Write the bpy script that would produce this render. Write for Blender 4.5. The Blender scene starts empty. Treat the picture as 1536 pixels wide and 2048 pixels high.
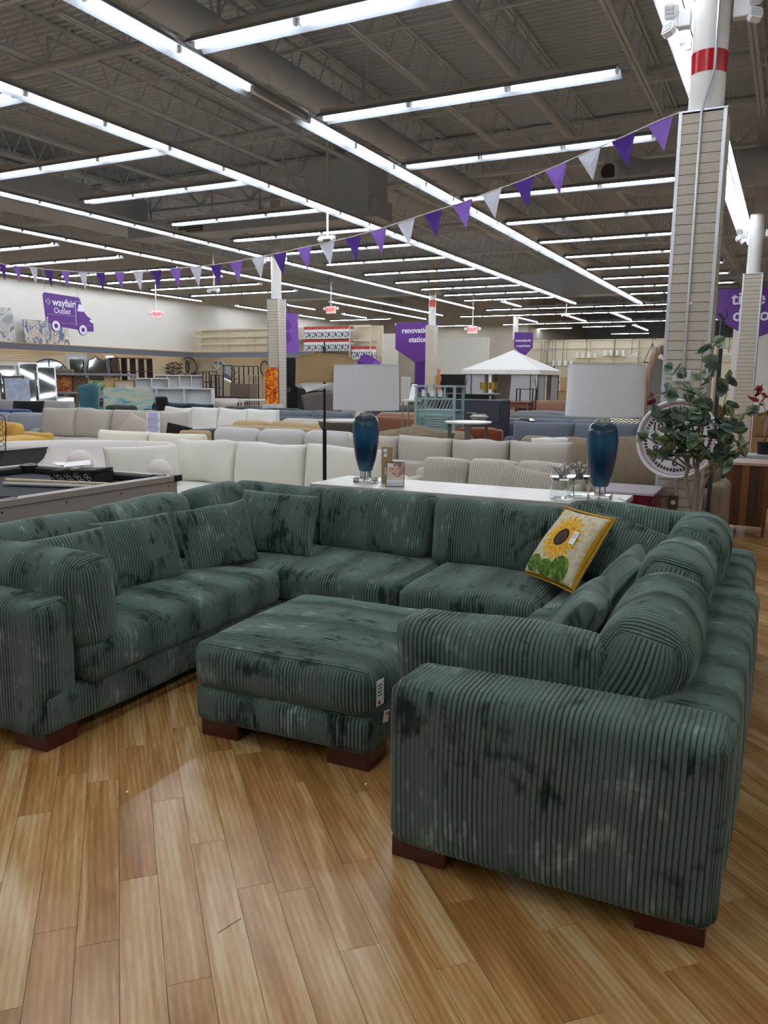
import bpy, math, random
import numpy as np
from mathutils import Vector, Matrix, Euler
R = math.radians
PI = math.pi
rnd = random.Random(7)
scn = bpy.context.scene
col = scn.collection

# ------------------------------------------------------------------ camera, world, exposure
cam_d = bpy.data.cameras.new('camera')
cam_d.sensor_fit = 'VERTICAL'; cam_d.sensor_height = 36; cam_d.lens = 1596.4 * 36 / 2048
cam_d.clip_start = .05; cam_d.clip_end = 200
cam = bpy.data.objects.new('camera', cam_d); col.objects.link(cam)
def cam_basis(p, y, r):
    f = Vector((-math.cos(p)*math.sin(y), math.cos(p)*math.cos(y), -math.sin(p)))
    rt = Vector((math.cos(y), math.sin(y), 0)); up = rt.cross(f)
    return rt*math.cos(r)+up*math.sin(r), up*math.cos(r)-rt*math.sin(r), f
_r, _u, _f = cam_basis(R(9.2774), R(26.6645), R(.5487))
mw = Matrix(((_r.x, _u.x, -_f.x, 0), (_r.y, _u.y, -_f.y, 0), (_r.z, _u.z, -_f.z, 1.55), (0, 0, 0, 1)))
cam.matrix_world = mw
scn.camera = cam
w = bpy.data.worlds.new('world'); scn.world = w; w.use_nodes = True
w.node_tree.nodes['Background'].inputs[0].default_value = (.9, .95, 1, 1)
w.node_tree.nodes['Background'].inputs[1].default_value = .15
scn.view_settings.view_transform = 'Standard'; scn.view_settings.look = 'None'
scn.view_settings.gamma = 1; scn.view_settings.use_curve_mapping = False
scn.view_settings.exposure = .88
TUBE_STRENGTH = 21.0

# ------------------------------------------------------------------ materials
def srgb(c):
    if isinstance(c, str): c = [int(c[i:i+2], 16)/255 for i in (0, 2, 4)]
    return tuple(((x/12.92) if x <= .04045 else ((x+.055)/1.055)**2.4) for x in c) + (1,)
MATS = {}
def base_mat(name):
    m = bpy.data.materials.new(name); m.use_nodes = True
    nt = m.node_tree; b = nt.nodes['Principled BSDF']
    return m, nt, b
def mat(name, c='808080', rough=.6, metal=0, noise=0, nscale=20, bump=0, bscale=60, sheen=0, coat=0, emit=0, alpha=1, trans=0, ior=1.45, stretch=None):
    """plain procedural material: colour with a little noise, fine bump"""
    if name in MATS: return MATS[name]
    m, nt, b = base_mat(name); N = nt.nodes; L = nt.links
    C = srgb(c)
    b.inputs['Base Color'].default_value = C; b.inputs['Roughness'].default_value = rough; b.inputs['Metallic'].default_value = metal
    b.inputs['Sheen Weight'].default_value = sheen; b.inputs['Coat Weight'].default_value = coat
    b.inputs['IOR'].default_value = ior
    if trans: b.inputs['Transmission Weight'].default_value = trans
    if emit: b.inputs['Emission Color'].default_value = C; b.inputs['Emission Strength'].default_value = emit
    if alpha < 1: b.inputs['Alpha'].default_value = alpha
    if noise or bump:
        tc = N.new('ShaderNodeTexCoord'); mp = N.new('ShaderNodeMapping'); L.new(tc.outputs['Object'], mp.inputs[0])
        if stretch: mp.inputs['Scale'].default_value = stretch
        if noise:
            nz = N.new('ShaderNodeTexNoise'); nz.inputs['Scale'].default_value = nscale; nz.inputs['Detail'].default_value = 4
            L.new(mp.outputs[0], nz.inputs['Vector'])
            hs = N.new('ShaderNodeMixRGB'); hs.inputs[1].default_value = tuple(x*(1-noise) for x in C[:3])+(1,)
            hs.inputs[2].default_value = tuple(min(1, x*(1+noise)) for x in C[:3])+(1,)
            L.new(nz.outputs['Fac'], hs.inputs[0]); L.new(hs.outputs[0], b.inputs['Base Color'])
        if bump:
            nb = N.new('ShaderNodeTexNoise'); nb.inputs['Scale'].default_value = bscale; nb.inputs['Detail'].default_value = 3
            L.new(mp.outputs[0], nb.inputs['Vector'])
            bp = N.new('ShaderNodeBump'); bp.inputs['Strength'].default_value = bump; bp.inputs['Distance'].default_value = .01
            L.new(nb.outputs['Fac'], bp.inputs['Height']); L.new(bp.outputs[0], b.inputs['Normal'])
    MATS[name] = m
    return m
def math_n(N, L, op, a, b=None, c=None):
    n = N.new('ShaderNodeMath'); n.operation = op
    for i, v in enumerate((a, b, c)):
        if v is None: continue
        if isinstance(v, (int, float)): n.inputs[i].default_value = v
        else: L.new(v, n.inputs[i])
    return n.outputs[0]
def ramp(N, L, fac, stops, interp='LINEAR'):
    n = N.new('ShaderNodeValToRGB'); n.color_ramp.interpolation = interp
    e = n.color_ramp.elements
    while len(e) > 1: e.remove(e[-1])
    e[0].position = stops[0][0]; e[0].color = stops[0][1]
    for p, c in stops[1:]:
        x = e.new(p); x.color = c
    L.new(fac, n.inputs[0]); return n.outputs[0]
def corduroy(name, lo, mid, hi, wale=.0165, nap=1.0, bump=.6, sheen=.5, groove=.45, sheen_tint='d2ddd6', bdist=.004):
    """ribbed velvet: wale coordinate in UV.x (metres); brushed nap patches"""
    if name in MATS: return MATS[name]
    m, nt, b = base_mat(name); N = nt.nodes; L = nt.links
    uv = N.new('ShaderNodeUVMap'); uv.uv_map = 'uv'
    sp = N.new('ShaderNodeSeparateXYZ'); L.new(uv.outputs[0], sp.inputs[0])
    f = math_n(N, L, 'FRACT', math_n(N, L, 'DIVIDE', sp.outputs[0], wale))
    d = math_n(N, L, 'ABSOLUTE', math_n(N, L, 'SUBTRACT', math_n(N, L, 'MULTIPLY', f, 2), 1))     # 0 centre .. 1 groove
    h = math_n(N, L, 'SQRT', math_n(N, L, 'MAXIMUM', math_n(N, L, 'SUBTRACT', 1, math_n(N, L, 'POWER', d, 2.5)), 0))
    tc = N.new('ShaderNodeTexCoord'); oi = N.new('ShaderNodeObjectInfo')
    cx = N.new('ShaderNodeCombineXYZ'); L.new(math_n(N, L, 'MULTIPLY', oi.outputs['Random'], 37), cx.inputs[0]); L.new(math_n(N, L, 'MULTIPLY', oi.outputs['Random'], 11), cx.inputs[2])
    ad = N.new('ShaderNodeVectorMath'); ad.operation = 'ADD'; L.new(tc.outputs['Object'], ad.inputs[0]); L.new(cx.outputs[0], ad.inputs[1])
    n1 = N.new('ShaderNodeTexNoise'); n1.inputs['Scale'].default_value = 4.6; n1.inputs['Detail'].default_value = 5; n1.inputs['Roughness'].default_value = .62; n1.inputs['Distortion'].default_value = .6
    L.new(ad.outputs[0], n1.inputs['Vector'])
    # streaky nap along the ribs
    u2 = N.new('ShaderNodeCombineXYZ'); L.new(math_n(N, L, 'DIVIDE', math_n(N, L, 'FLOOR', math_n(N, L, 'DIVIDE', sp.outputs[0], wale)), 1.3), u2.inputs[0]); L.new(math_n(N, L, 'MULTIPLY', sp.outputs[1], 9), u2.inputs[1])
    L.new(math_n(N, L, 'MULTIPLY', oi.outputs['Random'], 50), u2.inputs[2])
    n2 = N.new('ShaderNodeTexNoise'); n2.inputs['Scale'].default_value = 1; n2.inputs['Detail'].default_value = 3
    L.new(u2.outputs[0], n2.inputs['Vector'])
    s = math_n(N, L, 'ADD', math_n(N, L, 'MULTIPLY', n1.outputs['Fac'], .66), math_n(N, L, 'MULTIPLY', n2.outputs['Fac'], .34))
    k = .5*nap
    colr = ramp(N, L, s, [(.5-.15*k-.045, srgb(lo)), (.5-.03, srgb(mid)), (.57, srgb(mid)), (.57+.13, srgb(hi))])
    gr = ramp(N, L, d, [(0, (1, 1, 1, 1)), (.55, (.93, .93, .93, 1)), (.98, (groove, groove, groove, 1))])
    mx = N.new('ShaderNodeMixRGB'); mx.blend_type = 'MULTIPLY'; mx.inputs[0].default_value = 1
    L.new(colr, mx.inputs[1]); L.new(gr, mx.inputs[2]); L.new(mx.outputs[0], b.inputs['Base Color'])
    fz = N.new('ShaderNodeTexNoise'); fz.inputs['Scale'].default_value = 220; L.new(tc.outputs['Object'], fz.inputs['Vector'])
    bp = N.new('ShaderNodeBump'); bp.inputs['Strength'].default_value = bump; bp.inputs['Distance'].default_value = bdist
    L.new(math_n(N, L, 'ADD', h, math_n(N, L, 'MULTIPLY', fz.outputs['Fac'], .12)), bp.inputs['Height']); L.new(bp.outputs[0], b.inputs['Normal'])
    b.inputs['Roughness'].default_value = .85; b.inputs['Sheen Weight'].default_value = sheen; b.inputs['Sheen Roughness'].default_value = .35
    b.inputs['Sheen Tint'].default_value = srgb(sheen_tint); b.inputs['Specular IOR Level'].default_value = .15
    MATS[name] = m
    return m
def plank_mat():
    m, nt, b = base_mat('oak_plank'); N = nt.nodes; L = nt.links
    g = N.new('ShaderNodeNewGeometry'); oi = N.new('ShaderNodeObjectInfo')
    rr = math_n(N, L, 'FRACT', math_n(N, L, 'ADD', math_n(N, L, 'MULTIPLY', oi.outputs['Random'], 7.31), g.outputs['Random Per Island']))
    mp = N.new('ShaderNodeMapping'); mp.inputs['Rotation'].default_value = (0, 0, R(-45)); L.new(g.outputs['Position'], mp.inputs[0])
    cx = N.new('ShaderNodeCombineXYZ'); L.new(math_n(N, L, 'MULTIPLY', rr, 31), cx.inputs[0]); L.new(math_n(N, L, 'MULTIPLY', rr, 77), cx.inputs[1]); L.new(math_n(N, L, 'MULTIPLY', rr, 13), cx.inputs[2])
    ad = N.new('ShaderNodeVectorMath'); L.new(mp.outputs[0], ad.inputs[0]); L.new(cx.outputs[0], ad.inputs[1])
    def stretched(sx, sy, scale, det, dist=0):
        q = N.new('ShaderNodeMapping'); q.inputs['Scale'].default_value = (sx, sy, 1); L.new(ad.outputs[0], q.inputs[0])
        n = N.new('ShaderNodeTexNoise'); n.inputs['Scale'].default_value = scale; n.inputs['Detail'].default_value = det; n.inputs['Distortion'].default_value = dist
        L.new(q.outputs[0], n.inputs['Vector']); return n.outputs['Fac']
    # strips inside the plank (three sticks per board), cathedral figure, pores
    n1 = stretched(9, .9, 1.6, 4, .8); n3 = stretched(1, .07, 160, 3, .3)
    wq = N.new('ShaderNodeMapping'); wq.inputs['Scale'].default_value = (1, .10, 1); L.new(ad.outputs[0], wq.inputs[0])
    wv = N.new('ShaderNodeTexWave'); wv.wave_type = 'RINGS'; wv.rings_direction = 'SPHERICAL'; wv.inputs['Scale'].default_value = 16; wv.inputs['Distortion'].default_value = 3.5; wv.inputs['Detail'].default_value = 1.5; wv.inputs['Detail Scale'].default_value = .6
    L.new(wq.outputs[0], wv.inputs['Vector'])
    s = math_n(N, L, 'ADD', math_n(N, L, 'ADD', math_n(N, L, 'MULTIPLY', n1, .70), math_n(N, L, 'MULTIPLY', wv.outputs['Fac'], .09)), math_n(N, L, 'MULTIPLY', n3, .26))
    s = math_n(N, L, 'ADD', s, math_n(N, L, 'MULTIPLY', math_n(N, L, 'SUBTRACT', rr, .5), .18))
    c = ramp(N, L, s, [(.30, srgb('8f6636')), (.46, srgb('a97b45')), (.58, srgb('bb925c')), (.72, srgb('cdae80'))])
    L.new(c, b.inputs['Base Color'])
    L.new(math_n(N, L, 'ADD', .19, math_n(N, L, 'MULTIPLY', n3, .10)), b.inputs['Roughness'])
    bp = N.new('ShaderNodeBump'); bp.inputs['Strength'].default_value = .08; bp.inputs['Distance'].default_value = .002; L.new(n3, bp.inputs['Height']); L.new(bp.outputs[0], b.inputs['Normal'])
    b.inputs['Specular IOR Level'].default_value = .5
    MATS['oak_plank'] = m
    return m
GREEN = corduroy('green_corduroy', '263832', '60736a', 'a0b2a8', nap=1.05, groove=.22, bump=.75)
WOODLEG = mat('mahogany', '4a1d12', .35, noise=.3, nscale=9, stretch=(1, 1, 6), coat=.3)
WHITE = mat('white_enamel', 'e9eaec', .35)
STEELW = mat('white_painted_steel', 'dcdad6', .5, noise=.04)
TUBE = mat('lit_fluorescent_tube', 'f3f8ff', emit=TUBE_STRENGTH)
DARKTUBE = mat('unlit_tube', 'd8d4d0', .3)
SOCK = mat('lamp_socket', 'b8b6b4', .5)
SLAT = mat('beige_slatwall', 'c3baa9', .55, noise=.03)
GROOVE = mat('slatwall_groove', '6b665c', .8)
ALU = mat('brushed_aluminium', 'c4c8ce', .35, metal=.85)
DECK = mat('painted_deck', 'c9d6e4', .8, noise=.06, nscale=3)
JOIST = mat('painted_joist', 'd2deea', .7)
WALLM = mat('white_wall_paint', 'dcdad3', .85, noise=.03, nscale=2)
WALLT = mat('beige_wall_paint', 'cfc8ba', .85, noise=.03)
BLACK = mat('black_metal', '121214', .4)
BLACKP = mat('black_matte', '17171a', .7)
PAPER = mat('tag_paper', 'f2f1ee', .7)
REDM = mat('red_tape', 'b01020', .25, noise=.1)
INK = mat('printed_ink', '2a2a2e', .7)

# ------------------------------------------------------------------ mesh builder
class MB:
    def __init__(s): s.v = []; s.f = []; s.m = []; s.uv = None
    def add(s, vs, fs, mi=0):
        o = len(s.v); s.v += [tuple(p) for p in vs]
        for f in fs: s.f.append(tuple(i+o for i in f)); s.m.append(mi)
    def box(s, c, d, rot=None, mi=0):
        x, y, z = (k/2 for k in d)
        P = [Vector((a*x, b*y, e*z)) for a in (-1, 1) for b in (-1, 1) for e in (-1, 1)]
        if rot is not None:
            M = rot if isinstance(rot, Matrix) else Euler(rot).to_matrix()
            P = [M @ p for p in P]
        P = [p+Vector(c) for p in P]
        s.add(P, [(0, 1, 3, 2), (4, 6, 7, 5), (0, 4, 5, 1), (2, 3, 7, 6), (0, 2, 6, 4), (1, 5, 7, 3)], mi); return s
    def b2(s, a, b, mi=0):
        return s.box([(p+q)/2 for p, q in zip(a, b)], [abs(q-p) for p, q in zip(a, b)], mi=mi)
    def bar(s, p, q, w, h=None, mi=0, roll=None):
        p = Vector(p); q = Vector(q); d = q-p; L = d.length
        if L < 1e-6: return s
        z = d.normalized(); up = Vector((0, 0, 1)) if abs(z.z) < .99 else Vector((0, 1, 0))
        x = z.cross(up).normalized(); y = z.cross(x)
        M = Matrix((x, y, z)).transposed()
        return s.box((p+q)/2, (w, h or w, L), M, mi)
    def tube(s, pts, r, n=8, mi=0, cap=True):
        pts = [Vector(p) for p in pts]; rs = r if isinstance(r, (list, tuple)) else [r]*len(pts)
        vs = []; fs = []; prev = None
        for i, p in enumerate(pts):
            d = (pts[min(i+1, len(pts)-1)]-pts[max(i-1, 0)])
            d = d.normalized() if d.length > 1e-9 else Vector((0, 0, 1))
            if prev is None:
                up = Vector((0, 0, 1)) if abs(d.z) < .9 else Vector((1, 0, 0))
                x = d.cross(up).normalized()
            else:
                x = (prev-d*prev.dot(d)).normalized()
            prev = x; y = d.cross(x)
            for k in range(n):
                a = 2*PI*k/n; vs.append(p+(x*math.cos(a)+y*math.sin(a))*rs[i])
        for i in range(len(pts)-1):
            for k in range(n):
                a = i*n+k; b = i*n+(k+1) % n
                fs.append((a, b, b+n, a+n))
        if cap: fs.append(tuple(range(n-1, -1, -1))); fs.append(tuple(range((len(pts)-1)*n, len(pts)*n)))
        s.add(vs, fs, mi); return s
    def lathe(s, prof, n=24, c=(0, 0, 0), mi=0, cap=False, ax='z', a0=0, a1=2*PI):
        full = abs(a1-a0-2*PI) < 1e-6; m = n if full else n+1
        vs = []
        for r, z in prof:
            for k in range(m):
                a = a0+(a1-a0)*k/n; p = (r*math.cos(a), r*math.sin(a), z)
                if ax == 'y': p = (p[0], p[2], p[1])
                if ax == 'x': p = (p[2], p[0], p[1])
                vs.append((p[0]+c[0], p[1]+c[1], p[2]+c[2]))
        fs = []
        for i in range(len(prof)-1):
            for k in range(n):
                b = (k+1) % m
                fs.append((i*m+k, i*m+b, (i+1)*m+b, (i+1)*m+k))
        if cap: fs += [tuple(range(m-1, -1, -1)), tuple(range((len(prof)-1)*m, len(prof)*m))]
        s.add(vs, fs, mi); return s
    def prism(s, poly, y0, y1, ax='y', mi=0, M=None):
        """polygon (2-D) extruded between y0 and y1 along ax; poly in (x,z) for y, (y,z) for x, (x,y) for z"""
        n = len(poly)
        def P(a, b, t): return {'y': (a, t, b), 'x': (t, a, b), 'z': (a, b, t)}[ax]
        vs = [P(a, b, y0) for a, b in poly]+[P(a, b, y1) for a, b in poly]
        if M is not None: vs = [M @ Vector(p) for p in vs]
        fs = [tuple(range(n-1, -1, -1)), tuple(range(n, 2*n))]+[(i, (i+1) % n, n+(i+1) % n, n+i) for i in range(n)]
        s.add(vs, fs, mi); return s
    def ball(s, c, r, n=12, m=8, mi=0, sc=(1, 1, 1)):
        prof = [(r*math.sin(PI*i/m), -r*math.cos(PI*i/m)) for i in range(m+1)]
        b = MB().lathe(prof, n); s.add([(p[0]*sc[0]+c[0], p[1]*sc[1]+c[1], p[2]*sc[2]+c[2]) for p in b.v], b.f, mi); return s
    def mesh(s, name, mats, smooth=False, fix=True):
        me = bpy.data.meshes.new(name); me.from_pydata(s.v, [], s.f)
        for m in (mats if isinstance(mats, (list, tuple)) else [mats]): me.materials.append(m)
        if len(me.materials) > 1: me.polygons.foreach_set('material_index', s.m)
        if fix:
            import bmesh
            bm = bmesh.new(); bm.from_mesh(me); bmesh.ops.remove_doubles(bm, verts=bm.verts, dist=1e-5) if smooth else None
            bmesh.ops.recalc_face_normals(bm, faces=bm.faces); bm.to_mesh(me); bm.free()
        if smooth:
            me.polygons.foreach_set('use_smooth', [True]*len(me.polygons))
            if smooth != 'all': me.set_sharp_from_angle(angle=R(40))
        me.update()
        return me

def tagp(o, label=None, cat=None, group=None, kind=None):
    if label: o['label'] = label
    if cat: o['category'] = cat
    if group: o['group'] = group
    if kind: o['kind'] = kind
    return o
def thing(name, label, cat, loc=(0, 0, 0), rz=0, group=None):
    o = bpy.data.objects.new(name, None); col.objects.link(o); o.empty_display_size = .1
    o.location = loc; o.rotation_euler = (0, 0, rz)
    return tagp(o, label, cat, group)
def link(name, me, parent=None, world=False, loc=None, rot=None):
    """link mesh; world=True: mesh coords are world coords although it has a parent (unrotated)"""
    o = bpy.data.objects.new(name, me); col.objects.link(o)
    if parent is not None:
        o.parent = parent
        if world:
            a = parent; off = Vector((0, 0, 0))
            while a is not None: off += a.location; a = a.parent
            o.location = -off
    if loc is not None: o.location = Vector(loc)
    if rot is not None: o.rotation_euler = rot
    return o
def part(name, mb, mats, parent=None, smooth=False, world=False, bev=0, loc=None, rot=None, label=None, kind=None):
    o = link(name, mb.mesh(name, mats, smooth), parent, world, loc, rot)
    if bev:
        b = o.modifiers.new('bevel', 'BEVEL'); b.width = bev; b.segments = 2; b.limit_method = 'ANGLE'
    if label: o['label'] = label
    if kind: o['kind'] = kind
    return o
def solo(name, mb, mats, label, cat, loc=(0, 0, 0), rz=0, group=None, smooth=False, bev=0, rot=None):
    o = part(name, mb, mats, None, smooth, bev=bev, loc=loc, rot=rot or (0, 0, rz))
    return tagp(o, label, cat, group)
def copy_tree(o, parent=None, loc=None, rz=None, label=None, group=None):
    c = o.copy(); col.objects.link(c); c.parent = parent
    if loc is not None: c.location = loc
    if rz is not None: c.rotation_euler = (0, 0, rz)
    if label: c['label'] = label
    if group: c['group'] = group
    for ch in o.children: copy_tree(ch, c)
    return c
def struct(name, mb, mats, parent=None, smooth=False, **k):
    o = part(name, mb, mats, parent, smooth, **k); o['kind'] = 'structure'; return o

# ------------------------------------------------------------------ soft goods
def soft_noise(P, amp, seed, freq=3.0):
    rs = np.random.RandomState(seed); D = np.zeros_like(P)
    for i in range(5):
        k = rs.normal(size=3)*freq*(1+.5*i); ph = rs.uniform(0, 6.28, 3); a = rs.normal(size=3)*amp/(1+.4*i)
        t = P @ k
        D += np.sin(t[:, None]+ph)*a
    return D
def cushion_mesh(name, size, m, r=.06, puff=(0, 0, 0), rib=None, ribh=0, wale=.0165, dens=None, seed=0, wob=.004, seam=True, sag=None, lean=0):
    """rounded upholstered block, centre at origin. rib: axis for each face pair {'z':'x','y':'x','x':'y'}; real wales if ribh>0"""
    h = np.array(size)/2; rib = rib or {'z': 'x', 'y': 'x', 'x': 'y'}; AX = 'xyz'
    r = min(r, h.min()*.98)
    Vs = []; Fs = []; UVs = []; off = 0
    for ax in range(3):
        o1, o2 = [a for a in range(3) if a != ax]
        ra = AX.index(rib[AX[ax]])
        def samples(a):
            L = 2*h[a]
            if a == ra and ribh > 0: n = int(L/wale*5)
            elif ribh > 0 or dens: n = max(10, int(L/(dens or .03)))
            else: n = max(8, int(L/.06))
            # finer in the rounded ends
            t = np.linspace(-1, 1, n+1)
            if not (a == ra and ribh > 0):
                t = np.sin(t*PI/2)*.45+t*.55
            return t*h[a]
        A = samples(o1); B = samples(o2)
        for sg in (-1, 1):
            ga, gb = np.meshgrid(A, B, indexing='ij'); n = ga.size
            q = np.zeros((n, 3)); q[:, o1] = ga.ravel(); q[:, o2] = gb.ravel(); q[:, ax] = sg*h[ax]
            inner = np.clip(q, -(h-r), h-r); d = q-inner; nn = d/np.linalg.norm(d, axis=1)[:, None]
            P = inner+nn*r
            rc = q[:, ra]
            if ribh > 0:
                f = np.abs(((rc/wale) % 1)*2-1)
                hh = np.sqrt(np.clip(1-f**2.2, 0, 1))
                fade = np.ones(n)
                for a in (o1, o2):   # fade at edges shared with a face whose wales run otherwise
                    if rib[AX[a]] != rib[AX[ax]]:
                        fade *= np.clip((h[a]-np.abs(q[:, a]))/.012, 0, 1)
                # crease beside the seam
                P = P+nn*((hh-.5)*ribh*fade)[:, None]
                if seam:
                    for a in (o1, o2):
                        if rib[AX[a]] != rib[AX[ax]]:
                            dd = h[a]-np.abs(q[:, a])
                            P -= nn*(.004*np.exp(-((dd-.012)/.008)**2))[:, None]
            s = np.clip(P/h, -1.2, 1.2)
            e = 1-s**2
            Q = P.copy()
            Q[:, 2] += s[:, 2]*puff[2]*e[:, 0]*e[:, 1]
            Q[:, 1] += s[:, 1]*puff[1]*e[:, 0]*e[:, 2]
            Q[:, 0] += s[:, 0]*puff[0]*e[:, 1]*e[:, 2]
            uv = np.zeros((n, 2)); uv[:, 0] = rc; uv[:, 1] = q[:, [a for a in (o1, o2) if a != ra][0]]+ax*3
            a_, b_ = len(A), len(B)
            i, j = np.meshgrid(np.arange(a_-1), np.arange(b_-1), indexing='ij'); i = i.ravel(); j = j.ravel()
            F = np.stack([i*b_+j, (i+1)*b_+j, (i+1)*b_+j+1, i*b_+j+1], 1)+off
            if (sg > 0) == (ax == 1): F = F[:, ::-1]
            Vs.append(Q); Fs.append(F); UVs.append(uv); off += n
    V = np.concatenate(Vs); F = np.concatenate(Fs); UV = np.concatenate(UVs)
    if sag is not None: V = sag(V, h)
    V = V+soft_noise(V, wob, seed)
    return np_mesh(name, V, F, UV, m)
def np_mesh(name, V, F, UV, m, weld=True):
    luv = UV[F.ravel()]
    if weld:
        key = np.round(V/2e-5).astype(np.int64)
        _, idx, inv = np.unique(key, axis=0, return_index=True, return_inverse=True)
        inv = inv.ravel(); V = V[idx]; F = inv[F]
    me = bpy.data.meshes.new(name); nF = len(F)
    me.vertices.add(len(V)); me.vertices.foreach_set('co', V.ravel())
    me.loops.add(nF*4); me.loops.foreach_set('vertex_index', F.ravel().astype(np.int32))
    me.polygons.add(nF); me.polygons.foreach_set('loop_start', np.arange(0, nF*4, 4, dtype=np.int32))
    try: me.polygons.foreach_set('loop_total', np.full(nF, 4, dtype=np.int32))
    except Exception: pass
    me.polygons.foreach_set('use_smooth', np.ones(nF, bool))
    u = me.uv_layers.new(name='uv'); u.data.foreach_set('uv', luv.ravel())
    me.materials.append(m); me.update(); me.validate()
    return me
def pillow_mesh(name, w, h, t, m, ribax='x', ribh=0, wale=.0165, pinch=.05, seed=0, wob=.006, n=28, pw=.55):
    """knife-edge throw pillow in the XZ plane, thickness along Y, with drawn-out corners; centre at origin"""
    Vs = []; Fs = []; UVs = []; off = 0
    nx = int(w/wale*5) if (ribh and ribax == 'x') else n; nz = int(h/wale*5) if (ribh and ribax == 'z') else n
    for sg in (-1, 1):
        a = np.linspace(-1, 1, nx+1); b = np.linspace(-1, 1, nz+1)
        if nx == n: a = np.sin(a*PI/2)*.5+a*.5
        if nz == n: b = np.sin(b*PI/2)*.5+b*.5
        S, T = np.meshgrid(a, b, indexing='ij'); S = S.ravel(); T = T.ravel()
        th = t/2*np.power(np.clip((1-S**2)*(1-T**2), 0, 1), pw*.5)*(1-.12*(np.abs(S*T)))
        X = S*w/2*(1-pinch*(1-T**2)); Z = T*h/2*(1-pinch*(1-S**2))
        rc = S*w/2 if ribax == 'x' else T*h/2
        if ribh:
            f = np.abs(((rc/wale) % 1)*2-1); edge = np.clip(np.minimum((1-np.abs(S))*w, (1-np.abs(T))*h)/.02, 0, 1)
            th = th+(np.sqrt(np.clip(1-f**2.2, 0, 1))-.5)*ribh*edge
        V = np.stack([X, sg*th, Z], 1)
        uv = np.stack([rc, T*h/2 if ribax == 'x' else S*w/2], 1)
        i, j = np.meshgrid(np.arange(nx), np.arange(nz), indexing='ij'); i = i.ravel(); j = j.ravel(); bb = nz+1
        F = np.stack([i*bb+j, (i+1)*bb+j, (i+1)*bb+j+1, i*bb+j+1], 1)+off
        if sg > 0: F = F[:, ::-1]
        Vs.append(V); Fs.append(F); UVs.append(uv); off += len(V)
    V = np.concatenate(Vs); V = V+soft_noise(V, wob, seed, 4)
    return np_mesh(name, V, np.concatenate(Fs), np.concatenate(UVs), m)
# ================================================================== SETTING
plank_mat()
XL, XR, YN, YF, ZD = -23.3, 12.0, -10.0, 46.0, 6.95
# floor: dark underlay slab, then the planks laid on the diagonal
floor = struct('floor', MB().b2((XL-.3, YN-.3, -.12), (XR+.3, 60.3, -.004)), mat('floor_underlay', '3a2a18', .9))
PW, PLN = .115, .96
def uv2xy(u, v): return ((u-v)/2**.5, (u+v)/2**.5)
def plank_box(L): return MB().box((0, 0, -.006), (PW-.0014, L-.0014, .012))
PLKM = MATS['oak_plank']; pl_me = plank_box(PLN).mesh('plank', PLKM)
known = {-1: 2.143, 0: 2.419, 1: 1.92, 2: 2.553, 4: 2.21}
def seen(x, y):
    p = Vector((x, y, 0))-Vector((0, 0, 1.55)); d = p.dot(_f)
    if d < .3: return False
    px = 768+1596.4*p.dot(_r)/d; py = 1024-1596.4*p.dot(_u)/d
    return -120 < px < 1656 and -100 < py < 2190
cand = []; rest = []
for k in range(-70, 130):
    u0 = -.0595+(k-.0)*PW
    off = known.get(k, (k*.37+rnd.random()*.2) % PLN) % PLN
    for j in range(-16, 20):
        u = u0+PW/2; v = off+(j+.5)*PLN; x, y = uv2xy(u, v)
        if x < -12 or x > 6 or y < -1.5 or y > 13: continue
        hid = (-3.6 < x < -2.85 and y > 2.4) or (-1.0 < x < -.25 and 2.3 < y < 4.9) or (-3.6 < x < -.3 and 4.1 < y < 4.9) or (x < -1.1 and y > 4.6) or (x < -3.6) or y > 10.5
        vis = any(seen(*uv2xy(u, v+t*PLN)) for t in (-.5, 0, .5)) and not hid
        (cand if vis else rest).append((x, y, u, v))
cand.sort(key=lambda c: c[0]**2+c[1]**2)
for x, y, u, v in cand[:290]: link('plank', pl_me, floor, loc=(x, y, 0), rot=(0, 0, R(45)))
rb = MB(); c45 = Euler((0, 0, R(45))).to_matrix()
for x, y, u, v in cand[290:]+rest: rb.box((x, y, -.006), (PW-.0014, PLN-.0014, .012), c45)
part('plank', rb, PLKM, floor, kind='stuff')
fb = MB()
for a, b in (((XL, YN), (-11, 60)), ((5, YN), (XR, 60)), ((-12, 11.8), (6, 60)), ((-12, YN), (6, -.3))): fb.b2(a+(-.02,), b+(-.001,))
part('far_planks', fb, PLKM, floor, kind='stuff')

# walls
struct('wall_left', MB().b2((XL-.2, YN, 0), (XL, YF, ZD+.1)), WALLM)
struct('wall_right', MB().b2((XR, YN, 0), (XR+.2, 60, ZD+.1)), WALLM)
struct('wall_near', MB().b2((XL, YN-.2, 0), (XR, YN, ZD+.1)), WALLM)
struct('wall_back', MB().b2((XL, YF, 0), (-13.9, YF+.2, ZD+.1)), WALLT)
struct('wall_return', MB().b2((-14.1, YF+.2, 0), (-13.9, 60, ZD+.1)), WALLT)
struct('wall_far', MB().b2((-14, 60, 0), (XR, 60.2, ZD+.1)), mat('slate_blue_wall', 'a9b6c0', .8))
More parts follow.
